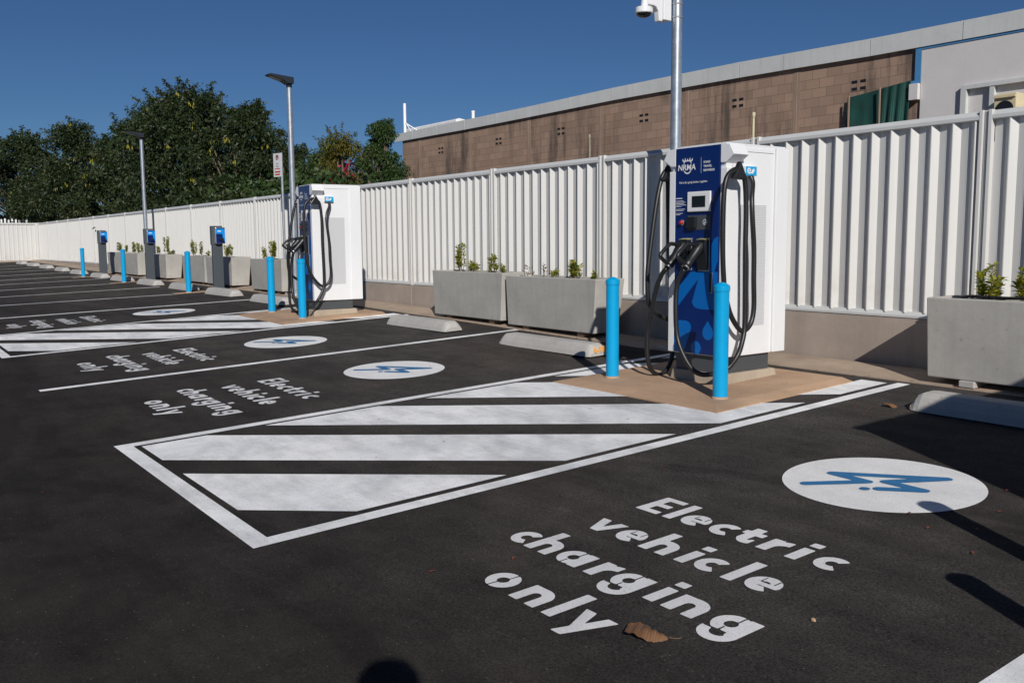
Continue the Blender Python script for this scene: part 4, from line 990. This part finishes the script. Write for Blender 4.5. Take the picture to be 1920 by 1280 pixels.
tree(-58, 8.1, 8.2, 3.4, 'dark spreading tree at the left picture edge', seed=1, dens=1.1, lobes=18, pods=8, leaf=.26)
tree(-52, 10.0, 8.0, 2.7, 'dark tree with open twiggy top, second from the left', seed=2, dens=1.0, lobes=16, pods=14, leaf=.24)
tree(-43, 10.6, 7.1, 2.3, 'lower dark tree in the dip left of the tallest tree', seed=3, dens=1.0, lobes=14, pods=6, leaf=.22, low=.9)
tree(-37.6, 11.4, 8.0, 3.3, 'tallest broad dark tree with yellow seed pods', seed=4, dens=1.2, lobes=26, pods=34, leaf=.22)
tree(-32, 11.7, 6.6, 2.1, 'dark rounded tree with pods, behind the lamp pole', seed=5, dens=1.0, lobes=18, pods=18, leaf=.20)
tree(-29.3, 12.2, 5.0, 1.6, 'low dark tree right behind the parking sign', seed=6, dens=.9, lobes=12, pods=4, leaf=.18, low=.7)
tree(-26.6, 12.2, 4.55, 1.45, 'mid green bushy tree behind the far charger', 'leafmid', seed=7, dens=.9, lobes=13, leaf=.14, low=.6)
tree(-23.9, 11.7, 4.75, 1.5, 'yellow green tree with magenta flowers', 'leafyel', seed=8, dens=.75, lobes=13, leaf=.12, flower=1, low=.6)
tree(-21.75, 11.7, 4.8, .90, 'narrow green tree against the left end of the block wall', 'leafmid', seed=9, dens=.75, lobes=13, leaf=.11, narrow=True, low=.6)
# hedge growth filling the foot of the tree line
def hedge(x0, x1, y, top, label, seed, mat='leafdark'):
    r = np.random.RandomState(seed); t = thing('hedge', ((x0 + x1) / 2, y, .55), label, 'hedge'); n = int(5200 * abs(x1 - x0) / 4); h = abs(x1 - x0) / 2
    P = np.stack([r.uniform(-h, h, n), r.normal(0, .45, n), np.zeros(n)], 1); P[:, 2] = (r.rand(n) ** .7) * (top - .55) * (.8 + .2 * np.sin(P[:, 0] * 2.1 + seed) * np.cos(P[:, 0] * .9))
    d = r.normal(size=(n, 3)); d /= np.linalg.norm(d, axis=1)[:, None]; s = np.cross(d, r.normal(size=(n, 3))); s /= np.linalg.norm(s, axis=1)[:, None]; L = .15 * (.6 + .8 * r.rand(n))[:, None]
    V = np.stack([P, P + d * L * .5 + s * L * .28, P + d * L, P + d * L * .5 - s * L * .28], 1).reshape(-1, 3)
    me = bpy.data.meshes.new('foliage'); me.from_pydata(V.tolist(), [], [(4 * i, 4 * i + 1, 4 * i + 2, 4 * i + 3) for i in range(n)]); me.materials.append(M[mat])
    o = bpy.data.objects.new('foliage', me); COL.objects.link(o); o.parent = t
    MB().tube([(-h, 0, 0), (-h, 0, 1.2)], .03, 6).build('stem', 'bark', t)
hedge(-50.5, -25, 9.6, 3.3, 'dark undergrowth along the back of the long fence', 11)
hedge(-29, -20.3, 10.4, 3.5, 'mid green undergrowth below the flowering tree', 12, 'leafmid')

# ------------------------------------------------------------------ litter
def leafshape():
    P = MB(); n, m = 16, 7; L, Wd = .150, .115; vs = []
    for i in range(n + 1):
        s = i / n; w = Wd * (math.sin(math.pi * min(1, s * .86 + .12)) ** .6) * (1 - .25 * s) * (1 + .05 * math.sin(s * 17))
        for j in range(m):
            v = j / (m - 1) * 2 - 1
            vs.append((s * L, v * w / 2, .006 + .020 * math.sin(s * 3.0) + .012 * (1 - s) ** 2 + .014 * v * v * math.sin(s * 5 + 1) - .012 * abs(v) + .003 * math.sin(s * 30)))
    fs = [(i * m + j, (i + 1) * m + j, (i + 1) * m + j + 1, i * m + j + 1) for i in range(n) for j in range(m - 1)]
    return P.add(vs, fs)
t = thing('fallen_leaf', (-2.232, 2.118, gz(-2.2, 2.1) + .003), 'curled dry brown leaf lying just right of the word only', 'leaf')
t.rotation_euler = (0, 0, math.atan2(.085, .13))
leafshape().build('blade', 'dryleaf', t, smooth=True); MB().tube([(.152, 0, .008), (.175, .003, .006), (.195, .006, .010)], .0018, 6).build('stalk', 'twig', t)
t = thing('fallen_leaf', (-3.66, 6.02, gz(-3.7, 6.02) + .003), 'small dark dead leaf against the left end of the nearest wheel stop', 'leaf'); t.rotation_euler = (0, 0, .5); t.scale = (.6, .7, .9)
leafshape().build('blade', 'dryleaf', t, smooth=True)
t = thing('pebble', (-1.868, 2.681, gz(-1.87, 2.68)), 'small tan stone chip on the asphalt right of the lettering', 'stone'); t.scale = (.6, .6, .8)
q = MB().lathe([(.004, 0), (.013, .004), (.014, .010), (.007, .017), (.001, .018)], seg=7); q.v = [(x * 1.3, y * .8, z) for x, y, z in q.v]; q.build('stone', 'pad', t)
r = random.Random(3); q = MB(); rm = simple('red brown bark flakes', (.30, .05, .03), .8)
for (cx_, cy_, sx_, sy_, nn) in [(-1.7, 4.3, .5, .5, 26), (-7.8, 5.4, .9, .6, 30), (-3.6, 5.7, .3, .5, 14), (-5.0, 5.8, .5, .4, 10), (-9.0, 5.6, .7, .5, 12), (-4.0, 3.0, 2.5, 1.6, 14)]:
    for i in range(nn):
        x, y = r.gauss(cx_, sx_ * .6), r.gauss(cy_, sy_ * .6); a = r.uniform(0, 3.14); L_ = r.uniform(.008, .022); z = gz(x, y) + (.045 if (-6.25 < x < -4.36 and y > 5.05) else .010)
        c_, s_ = math.cos(a), math.sin(a); q.add([(x - c_ * L_, y - s_ * L_, z), (x + s_ * .005, y - c_ * .005, z + .003), (x + c_ * L_, y + s_ * L_, z), (x - s_ * .005, y + c_ * .005, z + .002)], [(0, 1, 2, 3)])
for i in range(90):
    x = r.uniform(-14, -2.2); y = r.gauss(6.96, .05); a = r.uniform(0, 3.14); L_ = r.uniform(.008, .028); z = gz(x, y) + .016; c_, s_ = math.cos(a), math.sin(a)
    q.add([(x - c_ * L_, y - s_ * L_, z), (x + s_ * .008, y - c_ * .008, z + .004), (x + c_ * L_, y + s_ * L_, z), (x - s_ * .008, y + c_ * .008, z + .003)], [(0, 1, 2, 3)])
tag(q.build('bark_litter', rm), 'scattered red brown bark flakes on the paving', 'litter', kind='stuff')

# ------------------------------------------------------------------ the photographer, standing behind the lens
def person():
    t = thing('person', (.165, -.115, gz(0, 0)), 'standing person in dark jeans and blue grey shirt holding a camera up', 'person')
    J = {'pelvis': (0, 0, .98), 'waist': (0, 0, 1.10), 'chest': (0, .0, 1.32), 'neckb': (0, .01, 1.50), 'neck': (0, .02, 1.545), 'head': (0, .03, 1.645), 'crown': (0, .02, 1.745),
         'hl': (-.10, 0, .93), 'kl': (-.12, .02, .50), 'al': (-.13, -.01, .09), 'tl': (-.14, .14, .035), 'hr': (.10, 0, .93), 'kr': (.12, .02, .50), 'ar': (.13, -.01, .09), 'tr': (.14, .14, .035),
         'sl': (-.19, 0, 1.44), 'el': (-.27, -.02, 1.16), 'wl': (-.09, .075, 1.34), 'pl': (-.05, .095, 1.385), 'sr': (.19, 0, 1.44), 'er': (.27, -.02, 1.16), 'wr': (.10, .075, 1.35), 'pr': (.06, .095, 1.39)}
    Rr = {'pelvis': .15, 'waist': .135, 'chest': .155, 'neckb': .072, 'neck': .050, 'head': .100, 'crown': .080, 'h': .095, 'k': .062, 'a': .042, 't': .045, 's': .07, 'e': .048, 'w': .031, 'p': .028}
    E_ = [('pelvis', 'waist'), ('waist', 'chest'), ('chest', 'neckb'), ('neckb', 'neck'), ('neck', 'head'), ('head', 'crown')]
    for s in 'lr': E_ += [('pelvis', 'h' + s), ('h' + s, 'k' + s), ('k' + s, 'a' + s), ('a' + s, 't' + s), ('chest', 's' + s), ('s' + s, 'e' + s), ('e' + s, 'w' + s), ('w' + s, 'p' + s)]
    names = list(J); me = bpy.data.meshes.new('body'); me.from_pydata([J[k_] for k_ in names], [(names.index(a), names.index(b)) for a, b in E_], [])
    for k_ in ('skin', 'shirt', 'trousers'): me.materials.append(M[k_])
    o = bpy.data.objects.new('body', me); COL.objects.link(o)
    sk = o.modifiers.new('skin', 'SKIN'); sk.use_smooth_shade = True
    for i, k_ in enumerate(names):
        rr = Rr.get(k_, Rr.get(k_[0], .05)); me.skin_vertices[0].data[i].radius = (rr, rr * (.72 if k_ in ('waist', 'chest', 'pelvis') else 1))
    me.skin_vertices[0].data[0].use_root = True
    ss = o.modifiers.new('sub', 'SUBSURF'); ss.levels = 2; ss.render_levels = 2
    dg = bpy.context.evaluated_depsgraph_get(); dg.update(); m2 = bpy.data.meshes.new_from_object(o.evaluated_get(dg)); bpy.data.objects.remove(o)
    m2.materials.clear()
    for k_ in ('skin', 'shirt', 'trousers'): m2.materials.append(M[k_])
    for p in m2.polygons:
        c = p.center; p.material_index = 2 if c.z < 1.0 else (1 if c.z < 1.52 else 0)
    b = bpy.data.objects.new('body', m2); COL.objects.link(b); b.parent = t
    for s in (-1, 1):                                               # fingers curled round the camera
        fg = MB()
        for k_ in range(4): fg.tube(spline([(s * .055, .09, 1.408 - k_ * .021), (s * .073, .13, 1.408 - k_ * .021), (s * .045, .15, 1.406 - k_ * .02)], 3), [.0095] * 6 + [.007], 7)
        fg.tube([(s * .05, .07, 1.375), (s * .03, .06, 1.395), (s * .015, .065, 1.41)], [.011, .010, .008], 7)
        fg.build('fingers', 'skin', t, smooth=True)
    hr = MB().lathe([(.094, -.02), (.104, .02), (.098, .06), (.07, .095), (.02, .11), (.001, .111)], (0, .005, 1.68), 18); hr.v = [(x, y if y < .05 else .05 + (y - .05) * .7, z) for x, y, z in hr.v]; hr.build('hair', 'hair', t, smooth=True)
    fc = MB(); fc.prism([(.108, 1.665), (.134, 1.635), (.105, 1.63)], 'x', -.014, .014); fc.build('nose', 'skin', t, bevel=.004)
    for s in (-1, 1): MB().lathe([(.001, -.008), (.012, 0), (.001, .008)], (s * .034, .118, 1.672), 8).build('eye', 'black', t); MB().lathe([(.001, -.03), (.014, 0), (.001, .03)], (s * .098, .02, 1.655), 8).build('ear', 'skin', t)
    MB().box(-.022, .022, .108, .122, 1.598, 1.606).build('mouth', 'redbtn', t)
    t.rotation_euler = (0, 0, math.atan2(.588, -.802) - math.pi / 2); t.scale = (1, 1, 1.04)
    return t
pr = person()
ck = thing('handheld_camera', (.115, -.085, 1.45), 'compact black camera held in both hands at chin height', 'camera')
ck.rotation_euler = pr.rotation_euler
MB().box(-.045, .045, -.02, .018, -.032, .030).build('body', 'black', ck, bevel=.006)
lq = MB().lathe([(.026, 0), (.028, .03), (.026, .04), (.02, .041)], seg=20); lq.v = [(x, .018 + z, y) for x, y, z in lq.v]; lq.build('lens', 'black', ck, smooth='auto')
